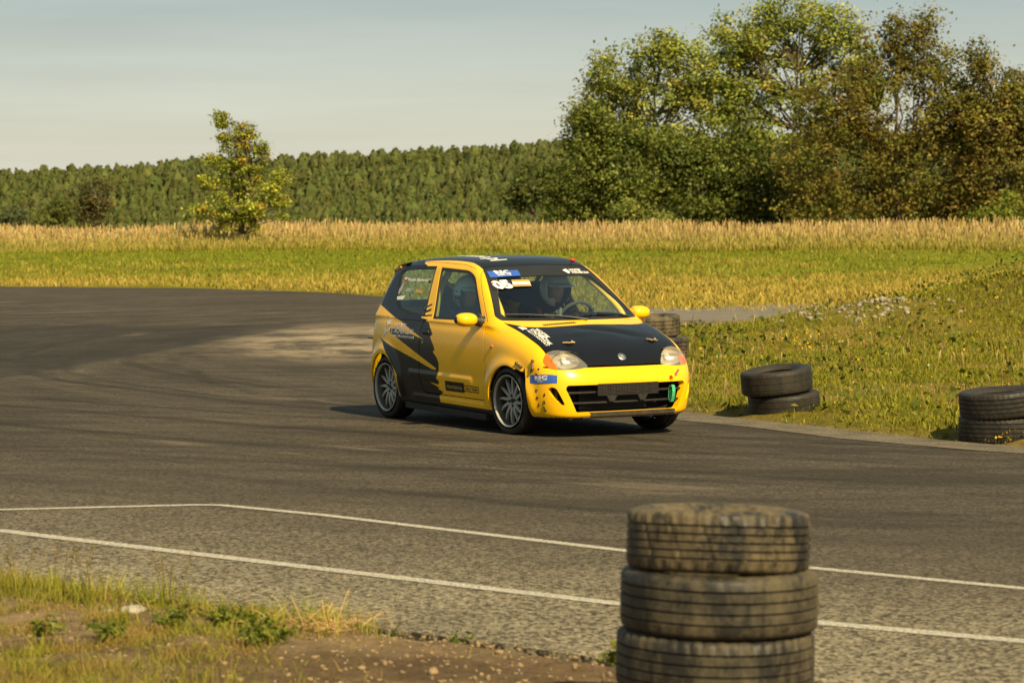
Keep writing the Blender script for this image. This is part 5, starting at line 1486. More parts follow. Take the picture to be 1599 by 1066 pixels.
# ---- putting flat pieces on the body surface
def on_side(x, z, sgn=-1, lift=.002):
    x = np.asarray(x, float); z = np.asarray(z, float); lo = np.full(x.shape, .30); hi = np.full(x.shape, .95)
    for _ in range(34):
        m = (lo + hi) / 2; v = body(np.stack([x, m, z], -1)); lo = np.where(v < 0, m, lo); hi = np.where(v < 0, hi, m)
    return np.stack([x, sgn * (hi + lift), z], -1)
def on_front(y, z, lo0=1.2, hi0=1.95, lift=.002):
    y = np.asarray(y, float); z = np.asarray(z, float); lo = np.full(y.shape, lo0); hi = np.full(y.shape, hi0)
    for _ in range(34):
        m = (lo + hi) / 2; v = body(np.stack([m, y, z], -1)); lo = np.where(v < 0, m, lo); hi = np.where(v < 0, hi, m)
    return np.stack([hi + lift, y, z], -1)
def on_top(x, y, lo0=.5, lift=.002):
    x = np.asarray(x, float); y = np.asarray(y, float); lo = np.full(x.shape, lo0); hi = np.full(x.shape, 1.6)
    for _ in range(34):
        m = (lo + hi) / 2; v = body(np.stack([x, y, m], -1)); lo = np.where(v < 0, m, lo); hi = np.where(v < 0, hi, m)
    return np.stack([x, y, hi + lift], -1)
ws_map = lambda u, v, lift=.003: on_front(u, v, .0, 1.3, lift)
def decal_quad(name, corners, fn, mat, parent=None, n=8, m=5, lift=.002):
    """corners: tl, tr, br, bl in the 2-D chart of fn"""
    tl, tr, br, bl = [np.array(q, float) for q in corners]
    s, t = np.meshgrid(np.linspace(0, 1, n), np.linspace(0, 1, m))
    P = (tl * (1 - s[..., None]) + tr * s[..., None]) * (1 - t[..., None]) + (bl * (1 - s[..., None]) + br * s[..., None]) * t[..., None]
    V = bx(fn(P[..., 0].ravel(), P[..., 1].ravel(), lift=lift))
    i = np.arange(m - 1)[:, None]; j = np.arange(n - 1)[None]
    F = np.stack([i * n + j, (i + 1) * n + j, (i + 1) * n + j + 1, i * n + j + 1], -1).reshape(-1, 4)
    return link(name, np_mesh(name, V, F, mat, smooth=True), parent or car)
def decal_poly(name, poly, fn, mat, parent=None, lift=.002):
    P = np.array(poly, float)
    bm = bmesh.new(); vs = [bm.verts.new((p[0], p[1], 0)) for p in P]; bm.faces.new(vs)
    bmesh.ops.triangulate(bm, faces=bm.faces[:])
    me = bpy.data.meshes.new(name); bm.to_mesh(me); bm.free()
    A = np.array([v.co[:] for v in me.vertices]); B = bx(fn(A[:, 0], A[:, 1], lift=lift))
    for v, q in zip(me.vertices, B): v.co = q
    return link(name, me, parent or car, [mat])
def decal_text(name, txt, o, ux, uy, size, fn, mat, parent=None, lift=.0035, shear=0., width=None, bold=.0):
    """text laid on the surface: o origin, ux reading direction, uy letter-up direction in the 2-D chart"""
    cu = bpy.data.curves.new(name, 'FONT'); cu.body = txt; cu.size = 1.0; cu.resolution_u = 2; cu.shear = shear; cu.offset = bold
    ob = bpy.data.objects.new(name, cu); me = bpy.data.meshes.new_from_object(ob)
    bpy.data.objects.remove(ob); bpy.data.curves.remove(cu)
    A = np.array([v.co[:] for v in me.vertices])
    if len(A) == 0: return None
    x0, x1 = A[:, 0].min(), A[:, 0].max(); sx_ = size if width is None else width / (x1 - x0)
    P = np.array(o)[None] + (A[:, :1] - x0) * sx_ * np.array(ux)[None] + A[:, 1:2] * size / .70 * np.array(uy)[None]
    B = bx(fn(P[:, 0], P[:, 1], lift=lift))
    for v, q in zip(me.vertices, B): v.co = q
    me.name = name
    return link(name, me, parent or car, [mat])

# ---- wheels
def build_wheel():
    w = MB().lathe([(.03, .0), (.105, .0), (.105, .018), (.03, .018)], 32, 'y').build('wheel', M_RIMB, None)   # brake disc on the hub
    tm = tyre_mesh('tyre', .270, .190, .203, M_TYRE_CAR, 3, 96, 3, 2, axis='y', gd=.006, sipe=.002)
    t = link('tyre', tm, w)
    mb = MB()
    # outer flange, dished barrel, inner flange
    mb.lathe([(.2055, -.088), (.2085, -.093), (.2075, -.0975), (.2020, -.098), (.1965, -.092), (.1935, -.082)], 64, 'y')
    rim = mb.build('rim', M_RIM, w)
    mb = MB().lathe([(.1935, -.082), (.186, -.060), (.180, -.035), (.174, .0), (.176, .05), (.190, .085), (.203, .09), (.203, .08)], 64, 'y')
    mb.build('rim_barrel', mat_plain('barrel_paint', (.085, .08, .065), .5, .5, var=.2), w)
    for k in range(12):
        a0 = k * 2 * math.pi / 12
        mb = MB()
        P = []
        for t_ in np.linspace(0, 1, 6):
            r = .050 + .136 * t_; aa = a0 + .11 * (t_ ** 1.5)
            P.append((r * math.cos(aa), r * math.sin(aa), aa, -.052 - .006 * math.sin(t_ * 3)))
        V = []; F = []
        for i, (x, z, aa, y) in enumerate(P):
            hw = .0138 - .0066 * i / 5; tx, tz = -math.sin(aa), math.cos(aa)
            V += [(x - tx * hw, y, z - tz * hw), (x + tx * hw, y, z + tz * hw), (x + tx * hw * .9, y + .022, z + tz * hw * .9), (x - tx * hw * .9, y + .022, z - tz * hw * .9)]
        for i in range(5):
            for j in range(4): F.append((i * 4 + j, i * 4 + (j + 1) % 4, i * 4 + 4 + (j + 1) % 4, i * 4 + 4 + j))
        F += [(3, 2, 1, 0), (20, 21, 22, 23)]
        mb.add(V, F); mb.build('spoke', M_RIM, w, smooth=False)
    mb = MB().lathe([(.001, -.050), (.030, -.050), (.058, -.054), (.062, -.046), (.060, -.03)], 32, 'y'); mb.build('hub_face', M_RIM, w)
    for k in range(4):
        a = k * math.pi / 2 + .3
        m2 = MB().lathe([(.001, -.0565), (.0125, -.0565), (.0125, -.03)], 12, 'y')
        V = np.concatenate(m2.v) + np.array([.040 * math.cos(a), 0, .040 * math.sin(a)])
        m3 = MB().add(V, m2.f); m3.build('wheel_nut', M_DARK, w)
    MB().lathe([(.001, -.0545), (.019, -.0535), (.021, -.045)], 16, 'y').build('centre_cap', M_DARK, w)
    return w
wheel0 = build_wheel()
def copy_part(o, parent):
    q = o.copy(); COL.objects.link(q); q.parent = parent
    for ch in list(o.children): copy_part(ch, q)
    return q
WR = .270
for i, (x, y, st, cam_) in enumerate(((1.10, -.638, R(3.7), 2.0), (-1.10, -.630, 0, 1.0), (1.10, .638, R(3.7), -1.5), (-1.10, .630, 0, -1.0))):
    w = wheel0 if i == 0 else copy_part(wheel0, car)
    w.parent = car; w.location = (x, y, WR)
    spin = (.15, .6, .3, .9)[i]
    w.rotation_mode = 'XYZ'
    Mr = Matrix.Rotation(st + (math.pi if y > 0 else 0), 4, 'Z') @ Matrix.Rotation(R(cam_) * (1 if y < 0 else -1), 4, 'X') @ Matrix.Rotation(spin, 4, 'Y')
    w.rotation_euler = Mr.to_euler()

# ---- wheel wells, engine bay, cabin lining
def well(x, z, sgn):
    mb = MB(); n = 20
    a = np.linspace(-.35, math.pi + .35, n)
    V = []
    for yy in (.645, .42):
        for t in a: V.append((x + .345 * math.cos(t), sgn * yy, z + .335 * math.sin(t)))
    F = [(i, i + 1, n + i + 1, n + i) for i in range(n - 1)] + [tuple(range(n, 2 * n))]
    mb.add(V, F); mb.build('wheel_well', M_DARK, car, xf=bx)
for sg in (-1, 1): well(1.125, .315, sg); well(-1.10, .30, sg)
mb = MB()
mb.box((1.48, 0, .37), (.02, 1.10, .30)); mb.box((1.52, 0, .215), (.34, 1.02, .01)); mb.box((1.52, 0, .56), (.30, 1.1, .01))
mb.box((1.55, .585, .40), (.18, .01, .26)); mb.box((1.55, -.585, .40), (.18, .01, .26))
mb.build('engine_bay_liner', M_DARK, car, xf=bx, smooth=False)
mb = MB(); mb.box((1.52, -.02, .37), (.03, .62, .22))
for k in range(22): mb.box((1.538, -.02, .27 + k * .0095), (.006, .60, .003))
mb.build('radiator', mat_plain('radiator_fins', (.03, .028, .026), .5, .6), car, xf=bx, smooth=False)
mb = MB(); mb.box((-.10, 0, .26), (1.7, 1.34, .02)); mb.build('cabin_floor', M_DARK, car, xf=bx, smooth=False)
mb = MB(); mb.box((.84, 0, .56), (.02, 1.30, .62)); mb.build('firewall', M_DARK, car, xf=bx, smooth=False)
mb = MB(); mb.box((-1.0, 0, .58), (.03, 1.26, .62)); mb.build('rear_bulkhead', M_DARK, car, xf=bx, smooth=False)
for sg in (-1, 1):
    mb = MB(); mb.box((.18, sg * .688, .60), (1.05, .012, .58)); mb.build('door_card', M_TRIM, car, xf=bx, bevel=.004)
    mb = MB(); mb.box((-.66, sg * .685, .60), (.56, .012, .60)); mb.build('side_trim', M_TRIM, car, xf=bx, bevel=.004)
# dashboard
mb = MB()
ys = np.linspace(-.64, .64, 15); prof = [(.46, .62), (.44, .74), (.46, .83), (.52, .872), (.62, .885), (.78, .895), (.86, .90), (.86, .62)]
V = [(x - .05 * abs(y) ** 2, y, z + .025 * math.exp(-((y - .33) / .17) ** 2) * (z > .8)) for y in ys for x, z in prof]; n = len(prof)
F = [(i * n + j, i * n + (j + 1) % n, (i + 1) * n + (j + 1) % n, (i + 1) * n + j) for i in range(14) for j in range(n)] + [tuple(range(n)), tuple(range(14 * n, 15 * n))]
mb.add(V, F).build('dashboard', M_TRIM, car, xf=bx)
# steering wheel
sw_c = np.array([.345, .33, .905]); sw_n = np.array([-.90, 0, .44]); sw_u = np.array([.44, 0, .90]); sw_r = np.array([0, 1., 0])
def ring(r, n=36): return [sw_c + r * (math.cos(t) * sw_r + math.sin(t) * sw_u) for t in np.linspace(0, 2 * math.pi, n)]
mb = MB().tube(ring(.165), .0145, 8, False); swo = mb.build('steering_wheel', mat_plain('suede', (.055, .055, .053), .9), car, xf=bx)
mb = MB()
for t in (math.pi / 2 * 3, 0, math.pi): mb.tube([sw_c + .04 * sw_n * -.5, sw_c + .155 * (math.cos(t) * sw_r + math.sin(t) * sw_u)], .011, 6)
mb.ball(sw_c - .02 * sw_n, (.03, .045, .045)); mb.build('steering_spokes', M_TRIM, swo, xf=bx)
mb = MB().tube([sw_c - .02 * sw_n, sw_c - .26 * sw_n], .022, 8); mb.build('steering_column', M_TRIM, swo, xf=bx)
# roll cage
def tubep(name, pts, r=.025, mat=M_CAGE, k=5):
    P = np.array(pts, float); out = []
    for i in range(len(P) - 1):
        p0 = P[max(i - 1, 0)]; p1 = P[i]; p2 = P[i + 1]; p3 = P[min(i + 2, len(P) - 1)]
        for t in np.linspace(0, 1, k, endpoint=False):
            out.append(.5 * ((2 * p1) + (-p0 + p2) * t + (2 * p0 - 5 * p1 + 4 * p2 - p3) * t * t + (-p0 + 3 * p1 - 3 * p2 + p3) * t ** 3))
    out.append(P[-1])
    return MB().tube(out, r, 10).build(name, mat, car, xf=bx)
for sg in (-1, 1):
    tubep('cage_leg', [(.72, sg * .60, .28), (.73, sg * .595, .80), (.715, sg * .565, .965), (.535, sg * .525, 1.11), (.355, sg * .475, 1.230), (.235, sg * .455, 1.29), (-.10, sg * .470, 1.325), (-.40, sg * .468, 1.335)])
    tubep('cage_stay', [(-.42, sg * .46, 1.31), (-.75, sg * .47, 1.02), (-.98, sg * .48, .80)], .019)
tubep('main_hoop', [(-.42, -.60, .28), (-.42, -.60, .80), (-.415, -.55, 1.10), (-.41, -.475, 1.27), (-.405, -.40, 1.325), (-.40, 0, 1.345), (-.405, .40, 1.325), (-.41, .475, 1.27), (-.415, .55, 1.10), (-.42, .60, .80), (-.42, .60, .28)])
tubep('cage_diagonal', [(-.43, -.50, 1.22), (-.43, 0, .88), (-.43, .52, .50)], .019)
tubep('harness_bar', [(-.43, -.57, .90), (-.43, .57, .90)], .019)
tubep('cage_crossbar', [(.24, -.46, 1.285), (.27, 0, 1.31), (.24, .46, 1.285)], .019, M_TRIM)
tubep('dash_bar', [(.62, -.585, .86), (.62, .585, .86)], .019, M_TRIM)

# bucket seats
def seat(x0, y0, hz):
    root = None
    st = [(.00, .40, .23, .05), (-.06, .55, .235, .07), (-.11, .72, .235, .08), (-.155, .88, .235, .08), (-.19, .985, .215, .06), (-.205, 1.03, .155, .05), (-.225, 1.09, .150, .10), (-.245, 1.16, .140, .11), (-.255, 1.205, .10, .06)]
    mb = MB(); V = []; F = []
    n = 9
    for (x, z, hw, wing) in st:
        for u in np.linspace(-1, 1, n):
            V.append((x0 + x + wing * abs(u) ** 2.5, y0 + u * hw, z * hz))
    for (x, z, hw, wing) in st:
        for u in np.linspace(-1, 1, n):
            V.append((x0 + x - .045 + wing * abs(u) ** 3 * .85, y0 + u * (hw + .02), z * hz))
    m = len(st); o = m * n
    for i in range(m - 1):
        for j in range(n - 1):
            F.append((i * n + j, i * n + j + 1, (i + 1) * n + j + 1, (i + 1) * n + j)); F.append((o + i * n + j, o + (i + 1) * n + j, o + (i + 1) * n + j + 1, o + i * n + j + 1))
        F.append((i * n, (i + 1) * n, o + (i + 1) * n, o + i * n)); F.append((i * n + n - 1, o + i * n + n - 1, o + (i + 1) * n + n - 1, (i + 1) * n + n - 1))
    for j in range(n - 1):
        F.append((j, o + j, o + j + 1, j + 1)); F.append(((m - 1) * n + j, (m - 1) * n + j + 1, o + (m - 1) * n + j + 1, o + (m - 1) * n + j))
    mb.add(V, F); b = mb.build('bucket_seat', M_SEAT, car, xf=bx, autos=60)
    mb = MB().box((x0 + .24, y0, .375), (.50, .44, .10)); mb.build('seat_cushion', M_SEAT, b, xf=bx, bevel=.03)
    for u in (-1, 1):
        mb = MB().box((x0 + .22, y0 + u * .215, .42), (.46, .05, .13)); mb.build('seat_bolster', M_SEAT, b, xf=bx, bevel=.02)
    for u in (-1, 1):   # harness
        P = [(x0 - .17, y0 + u * .07, .985 * hz), (x0 - .03, y0 + u * .10, .97 * hz), (x0 + .06, y0 + u * .10, .78), (x0 + .08, y0 + u * .05, .55)]
        mb = MB()
        for i in range(3):
            mb.tube([P[i], P[i + 1]], .018, 4)
        mb.build('harness_strap', M_RED if y0 > 0 else M_BLUE, b, xf=bx)
seat(-.06, .335, 1.0)
seat(-.36, -.335, .985)

# ---- front end details
def bar_front(name, z, y0, y1, back, h, mat, par=None, n=24, depth=.02):
    ys = np.linspace(y0, y1, n); P = on_front(ys, np.full(n, z), lift=-back)
    mb = MB(); V = []; F = []
    for p in P: V += [(p[0], p[1], z - h / 2), (p[0], p[1], z + h / 2), (p[0] - depth, p[1], z + h / 2), (p[0] - depth, p[1], z - h / 2)]
    for i in range(n - 1):
        for j in range(4): F.append((i * 4 + j, i * 4 + (j + 1) % 4, i * 4 + 4 + (j + 1) % 4, i * 4 + 4 + j))
    F += [(3, 2, 1, 0), tuple(range(4 * n - 4, 4 * n))]
    return mb.add(V, F).build(name, mat, par or car, xf=bx, smooth=False)
M_BAR = mat_plain('scuffed_bar', (.014, .013, .012), .6, var=.3, vscale=30, dirt=(.45, .27, .03), dirt_amt=.04, dscale=25)
bar_front('grille_bar', .418, -.545, .545, .030, .014, M_BAR, front_bumper)
bar_front('grille_bar', .338, -.505, .505, .022, .013, M_BAR, front_bumper)
M_PLANK = mat_plain('splitter_board', (.022, .020, .018), .8, var=.4, vscale=15, dirt=(.5, .31, .03), dirt_amt=.05, dscale=25)
bar_front('splitter_board', .247, -.34, .44, -.004, .026, M_PLANK, front_bumper, depth=.16)
bar_front('splitter_lip', .222, -.40, .47, -.006, .010, M_PLANK, front_bumper, depth=.05)
# perforated sheet in place of the number plate
def perforated():
    mb = MB(); n = 34
    y0, y1, z0, z1 = -.283, .265, .395, .482
    def pt(y, z): return on_front(np.array([y]), np.array([z]), lift=.006)[0]
    for y in np.linspace(y0, y1, 40):
        a, b = pt(y, z0), pt(y, z1); mb.box((a + b) / 2, (.004, .0052, z1 - z0))
    ys = np.linspace(y0, y1, 12)
    for z in np.linspace(z0, z1, 9):
        for i in range(11):
            a, b = pt(ys[i], z), pt(ys[i + 1], z); d = b - a; an = math.atan2(d[1], d[0]); L = math.hypot(d[0], d[1])
            rot = [[math.cos(an), -math.sin(an), 0], [math.sin(an), math.cos(an), 0], [0, 0, 1]]
            mb.box((a + b) / 2, (L, .004, .0050), rot)
    mb.build('perforated_plate', M_BAR, front_bumper, xf=bx, smooth=False)['kind'] = 'stuff'
    for yy in (-.16, .12):
        P = [pt(yy - .05, z0), pt(yy + .05, z0), pt(yy + .02, .345), pt(yy - .02, .345)]
        MB().add(np.array(P + [p - np.array([.005, 0, 0]) for p in P]), [(0, 1, 2, 3), (7, 6, 5, 4), (0, 4, 5, 1), (1, 5, 6, 2), (2, 6, 7, 3), (3, 7, 4, 0)]).build('plate_bracket', M_BAR, front_bumper, xf=bx, smooth=False)
perforated()
# green tow strap looped over the bars
def strap():
    y = .412; w = .036
    zz = np.array([.318, .328, .36, .40, .44, .450, .446, .40, .35, .316]); ff = np.array([.008, .012, .022, .024, .014, -.004, -.03, -.034, -.03, .002])
    P = [on_front(np.array([y]), np.array([max(z, .28)]), lift=f)[0] * np.array([1, 1, 0]) + np.array([0, -.012 * (.45 - z) * 6, z]) for z, f in zip(zz, ff)]
    V = []; F = []
    for p in P: V += [p + np.array([0.012 * .5, -w / 2, 0]), p + np.array([-.012 * .5, w / 2, 0])]
    for i in range(len(P) - 1): F.append((2 * i, 2 * i + 1, 2 * i + 3, 2 * i + 2))
    V = np.array(V); n = len(V)
    F2 = F + [tuple(q + n for q in f[::-1]) for f in F]
    MB().add(np.concatenate([V, V - np.array([.004, 0, 0])]), F2).build('tow_strap', M_GREEN, car, xf=bx, smooth=False)['label'] = 'green webbing tow strap'
strap()
decal_poly('tow_arrow', [(.436, .520), (.444, .548), (.450, .541), (.490, .574), (.502, .562), (.462, .529), (.468, .521)], on_front, M_PINK)
# hood badge, pins, vents
def frame_at(p):
    n = grad(p[None])[0]; n /= np.linalg.norm(n); u = np.cross([0, 1., 0], n); u /= np.linalg.norm(u); v = np.cross(n, u); return n, u, v
def disc_on(name, p, r, h, mat, prof=None, parent=None, seg=28):
    p = np.asarray(p, float); n, u, v = frame_at(p)
    pr = prof or [(.0001, h), (r * .9, h), (r, h * .6), (r, -.004)]
    a = np.arange(seg) * 2 * np.pi / seg; V = []
    for rr, hh in pr: V.append(p + n * hh + rr * (np.cos(a)[:, None] * u + np.sin(a)[:, None] * v))
    F = [(i * seg + j, i * seg + (j + 1) % seg, (i + 1) * seg + (j + 1) % seg, (i + 1) * seg + j) for i in range(len(pr) - 1) for j in range(seg)]
    return MB().add(np.concatenate(V), F).build(name, mat, parent or car, xf=bx)
pb = project(np.array([[1.642, .0, .682]]))[0]
em = disc_on('badge', pb, .036, .006, M_MET, [(.0001, .004), (.018, .004), (.020, .0065), (.033, .0065), (.036, .004), (.036, -.003)])
disc_on('badge_centre', pb, .018, .0055, mat_plain('badge_grey', (.28, .28, .27), .4, .4), parent=em)
M_PIN = mat_plain('rusty_pin', (.30, .21, .12), .5, .7, var=.5, vscale=60)
for sg in (-1, 1):
    pp = project(np.array([[1.462, sg * .382, .79]]))[0]; n, u, v = frame_at(pp)
    mb = MB()
    mb.ball(pp + n * .004, (.03, .028, .008)); mb.tube([pp - v * .055 + n * .012, pp + v * .05 + n * .010 + u * .012], .006, 6); mb.ball(pp + n * .014 + v * .03, .011); mb.ball(pp + n * .012 - v * .03 + u * .006, .009)
    mb.build('hood_pin', M_PIN, hood, xf=bx)
slots = MB()
for k, y in enumerate(np.linspace(-.395, -.120, 15)):
    x = 1.105 + .03 * (1 - ((y + .12) / .28) ** 2) * .5 - .008
    a = on_top(np.array([x - .018]), np.array([y - .004]), lift=.003)[0]; b = on_top(np.array([x + .018]), np.array([y + .004]), lift=.003)[0]
    slots.add([a + [0, -.006, 0], a + [0, .006, 0], b + [0, .006, 0], b + [0, -.006, 0]], [(0, 1, 2, 3)])
slots.build('cowl_vent', M_DARK, cowl, xf=bx, smooth=False)['kind'] = 'stuff'
# cable tie stitches and latches on the broken bumper corner
STI = [(1.517, -.682, .600), (1.500, -.691, .555), (1.498, -.691, .434), (1.505, -.687, .377), (1.511, -.677, .320), (1.577, -.664, .402), (1.570, -.661, .345), (1.559, -.658, .304), (1.565, -.650, .281)]
rs = random.Random(4)
for p in STI:
    p = project(np.array([p]))[0]; n = grad(p[None])[0]; n /= np.linalg.norm(n)
    u = np.cross(n, [0, 0, 1.]); u /= np.linalg.norm(u); v = np.array([0, 0, 1.]) - n * n[2]
    mb = MB()
    for ang in (.5, 1.5, 2.6):
        ang += rs.uniform(-.35, .35); L = rs.uniform(.009, .019); d = math.cos(ang) * u + math.sin(ang) * v
        mb.tube([p - d * L + n * .001, p + n * .004, p + d * L + n * .001], [.0017, .0026, .0015], 5)
    mb.build('cable_tie', M_TRIM, front_bumper, xf=bx)
M_LATCH = mat_plain('dull_latch', (.16, .12, .07), .5, .6, var=.4, vscale=50)
def latch(P):
    mb = MB(); Q = []
    for p in P:
        p = project(np.array([p]))[0]; n = grad(p[None])[0]; n /= np.linalg.norm(n); Q.append(p + n * .010)
    mb.tube(Q, .008, 6)
    mb.ball(Q[0], .013); mb.ball(Q[2], .013)
    mb.build('rubber_latch', M_LATCH, car, xf=bx)
latch([(1.449, -.690, .658), (1.453, -.697, .625), (1.460, -.698, .600), (1.440, -.703, .571)])
latch([(1.262, -.735, .632), (1.285, -.735, .622), (1.315, -.725, .610), (1.335, -.72, .606)])
latch([(1.449, .690, .658), (1.453, .697, .625), (1.460, .698, .600), (1.440, .703, .571)])

# ---- wipers
def wiper(P, arm):
    mb = MB()
    B = [ws_map(np.array([y]), np.array([z]), lift=.016)[0] for y, z in P]
    mb.tube(B, .0065, 6)
    bl = mb.build('wiper', M_TRIM, car, xf=bx)
    A = [ws_map(np.array([y]), np.array([z]), lift=q)[0] for y, z, q in arm]
    MB().tube(A, [.011, .009, .006, .005][:len(A)], 6).build('wiper_arm', M_TRIM, bl, xf=bx)
wiper([(-.585, .992), (-.40, .990), (-.20, .976), (-.05, .962)], [(.02, .948, .02), (-.10, .968, .034), (-.30, .990, .024)])
wiper([(-.06, .972), (.12, .993), (.30, .990), (.46, .972)], [(.50, .952, .02), (.40, .978, .034), (.20, .994, .024)])

# ---- mirrors, handles, lamps on the flanks
def mirror(sg):
    c_ = np.array([.60, sg * .835, .948]) if sg < 0 else np.array([.60, .795, .965]); m = None
    mb = MB(); V = []; F = []; nu, nv = 24, 14
    for i in range(nv + 1):
        t = math.pi * i / nv
        for j in range(nu):
            p = 2 * math.pi * j / nu
            x = math.cos(p) * math.sin(t); z = math.sin(p) * math.sin(t); y = math.cos(t)
            e = lambda q, k: math.copysign(abs(q) ** k, q)
            V.append((max(e(x, .85) * .078, -.045), e(y, .8) * .092 * sg, e(z, .85) * .056))
    F = [(i * nu + j, (i + 1) * nu + j, (i + 1) * nu + (j + 1) % nu, i * nu + (j + 1) % nu) for i in range(nv) for j in range(nu)]
    mb.add(np.array(V) + c_, F); m = mb.build('side_mirror', M_YEL, car, xf=bx)
    mb = MB(); mb.ball(c_ + np.array([-.047, 0, 0]), (.004, .072, .043)); mb.build('mirror_glass', M_CHROME, m, xf=bx)
    q = on_side(np.array([.615]), np.array([.925]), sg, 0)[0]
    mb = MB(); mb.tube([c_ + np.array([0, -sg * .055, -.004]), c_ * np.array([1, 0, 1]) + np.array([.008, sg * .745, -.010]), q + np.array([0, -sg * .02, 0])], [.044, .040, .050], 14)
    mb.build('mirror_mount', M_TRIM, m, xf=bx)
    mb = MB(); a = np.linspace(0, 2 * math.pi, 25)
    mb.tube([c_ * np.array([1, 0, 1]) + np.array([.008 + .052 * math.cos(t), sg * .722, -.008 + .052 * math.sin(t)]) for t in a], .0022, 5, False); mb.build('mirror_ring', M_GREY, m, xf=bx)
    mb = MB(); mb.ball(c_ + np.array([-.01, sg * .086, 0]), (.03, .012, .03)); mb.build('mirror_cap', M_TRIM, m, xf=bx)
for sg in (-1, 1):
    mirror(sg)
    q = on_side(np.array([-.285]), np.array([.802]), sg, 0)[0]
    h = MB(); h.box(q + [0, 0, 0], (.115, .030, .034)); h = h.build('door_handle', M_TRIM, doors[sg], xf=bx, bevel=.010)
    MB().box(q + [0, -sg * .004, .004], (.15, .014, .062)).build('handle_cup', M_TRIM, h, xf=bx, bevel=.004)
    q = on_side(np.array([-.345]), np.array([.713]), sg, 0)[0]
    MB().ball(q, (.010, .004, .012)).build('door_lock', M_MET, doors[sg], xf=bx)
    q = on_side(np.array([.857]), np.array([.743]), sg, 0)[0]
    MB().ball(q, (.019, .010, .017)).build('side_repeater', M_ORANGE, car, xf=bx)
    q = on_side(np.array([-.50]), np.array([1.19]), sg, 0)[0]
    for zq, xq in ((1.215, -.505), (.985, -.43)):
        q = on_side(np.array([xq]), np.array([zq]), sg, -.002)[0]; MB().box(q, (.022, .014, .026)).build('window_hinge', M_TRIM, car, xf=bx, bevel=.003)
# drip rail lines along the roof
for sg in (-1, 1):
    P = on_side(np.linspace(-.95, .20, 24), np.interp(np.linspace(-.95, .20, 24), [-.95, -.4, .0, .13, .20], [1.368, 1.376, 1.368, 1.352, 1.336]), sg, -.0005)
    MB().tube(P, .0022, 5).build('roof_gutter', M_TRIM, roof, xf=bx)
    zz = np.linspace(1.33, .93, 18); xx = .262 + (1.33 - zz) * 1.12
    P = on_side(xx, zz, sg, -.0005); MB().tube(P, .0022, 5).build('pillar_seam', M_TRIM, car, xf=bx)
# roof lamp/antenna, spoiler, rear rod
q = on_top(np.array([.22]), np.array([.375]), lift=0)[0]
an = MB().tube([q - [0, 0, .01], q + [0, 0, .022]], [.010, .006], 8).build('roof_aerial', M_TRIM, car, xf=bx)
MB().ball(q + [0, 0, .034], (.026, .022, .014)).build('aerial_cap', mat_plain('red_plastic', (.60, .02, .05), .3), an, xf=bx)
mb = MB(); ys = np.linspace(-.53, .53, 13); prof = [(-1.08, 1.386), (-1.24, 1.362), (-1.335, 1.315), (-1.342, 1.293), (-1.31, 1.295), (-1.25, 1.305), (-1.14, 1.34)]; n = len(prof)
V = [(x + .12 * y * y, y, z - .10 * y * y) for y in ys for x, z in prof]
F = [(i * n + j, i * n + (j + 1) % n, (i + 1) * n + (j + 1) % n, (i + 1) * n + j) for i in range(12) for j in range(n)] + [tuple(range(n)), tuple(range(12 * n, 13 * n))]
sp = mb.add(V, F).build('roof_spoiler', M_BLK, car, xf=bx, autos=50)
mb = MB(); mb.tube([(-1.17, -.53, 1.318), (-1.24, -.535, 1.285), (-1.30, -.53, 1.245)], [.014, .013, .010], 6); mb.build('spoiler_trim', mat_plain('orange_trim', (.42, .17, .02), .5), sp, xf=bx)
MB().tube([(-1.36, -.66, .692), (-1.50, -.655, .690), (-1.60, -.65, .686)], [.009, .006, .005], 6).build('rear_rod', M_TRIM, car, xf=bx)
# sill board
mb = MB(); mb.box((.0, -.70, .165), (1.45, .05, .05)); mb.box((0, .70, .165), (1.45, .05, .05)); mb.build('sill_board', M_UNDER, car, xf=bx, smooth=False, bevel=.006)

# ---- lettering and stickers
decal_quad('blue_sticker', [(-.478, 1.322), (-.212, 1.330), (-.226, 1.286), (-.490, 1.274)], ws_map, M_BLUE, lift=.004)
decal_text('sticker_lettering', 'RSC', (-.418, 1.302), (1, .03), (-.3, 1), .024, ws_map, M_WHITE, lift=.006, width=.125, bold=.03)
decal_text('sticker_lettering', 'SPRINT CUP', (-.415, 1.288), (1, .03), (-.3, 1), .010, ws_map, M_WHITE, lift=.006, width=.12, bold=.02)
nb = decal_quad('number_sticker', [(-.512, 1.243), (-.345, 1.254), (-.370, 1.196), (-.530, 1.180)], ws_map, M_TRIM, lift=.004)
decal_text('start_number', '05', (-.505, 1.188), (1, .06), (-.3, 1), .056, ws_map, M_WHITE, nb, lift=.0065, width=.150, bold=.055)
decal_quad('number_mark', [(-.512, 1.236), (-.496, 1.237), (-.500, 1.225), (-.516, 1.224)], ws_map, M_RED, nb, lift=.0085)
sp2 = decal_quad('sponsor_sticker', [(-.338, 1.257), (-.178, 1.257), (-.205, 1.203), (-.362, 1.198)], ws_map, M_TRIM, lift=.004)
for k, (t, m_) in enumerate((('KAMYK WILK', M_GOLD), ('RALLY SPRINT', M_WHITE), ('MISTRZOSTWA', M_WHITE), ('CZESTOCHOWA', M_GOLD))):
    decal_quad('print_row', [(-.335 - .006 * k, 1.254 - .0132 * k), (-.185 - .006 * k, 1.255 - .0132 * k), (-.189 - .006 * k, 1.245 - .0132 * k), (-.340 - .006 * k, 1.244 - .0132 * k)], ws_map, m_, sp2, lift=.006, n=6, m=3)
decal_poly('club_emblem', [(.205, 1.322), (.250, 1.331), (.268, 1.306), (.240, 1.293), (.222, 1.306)], ws_map, M_WHITE, lift=.004)
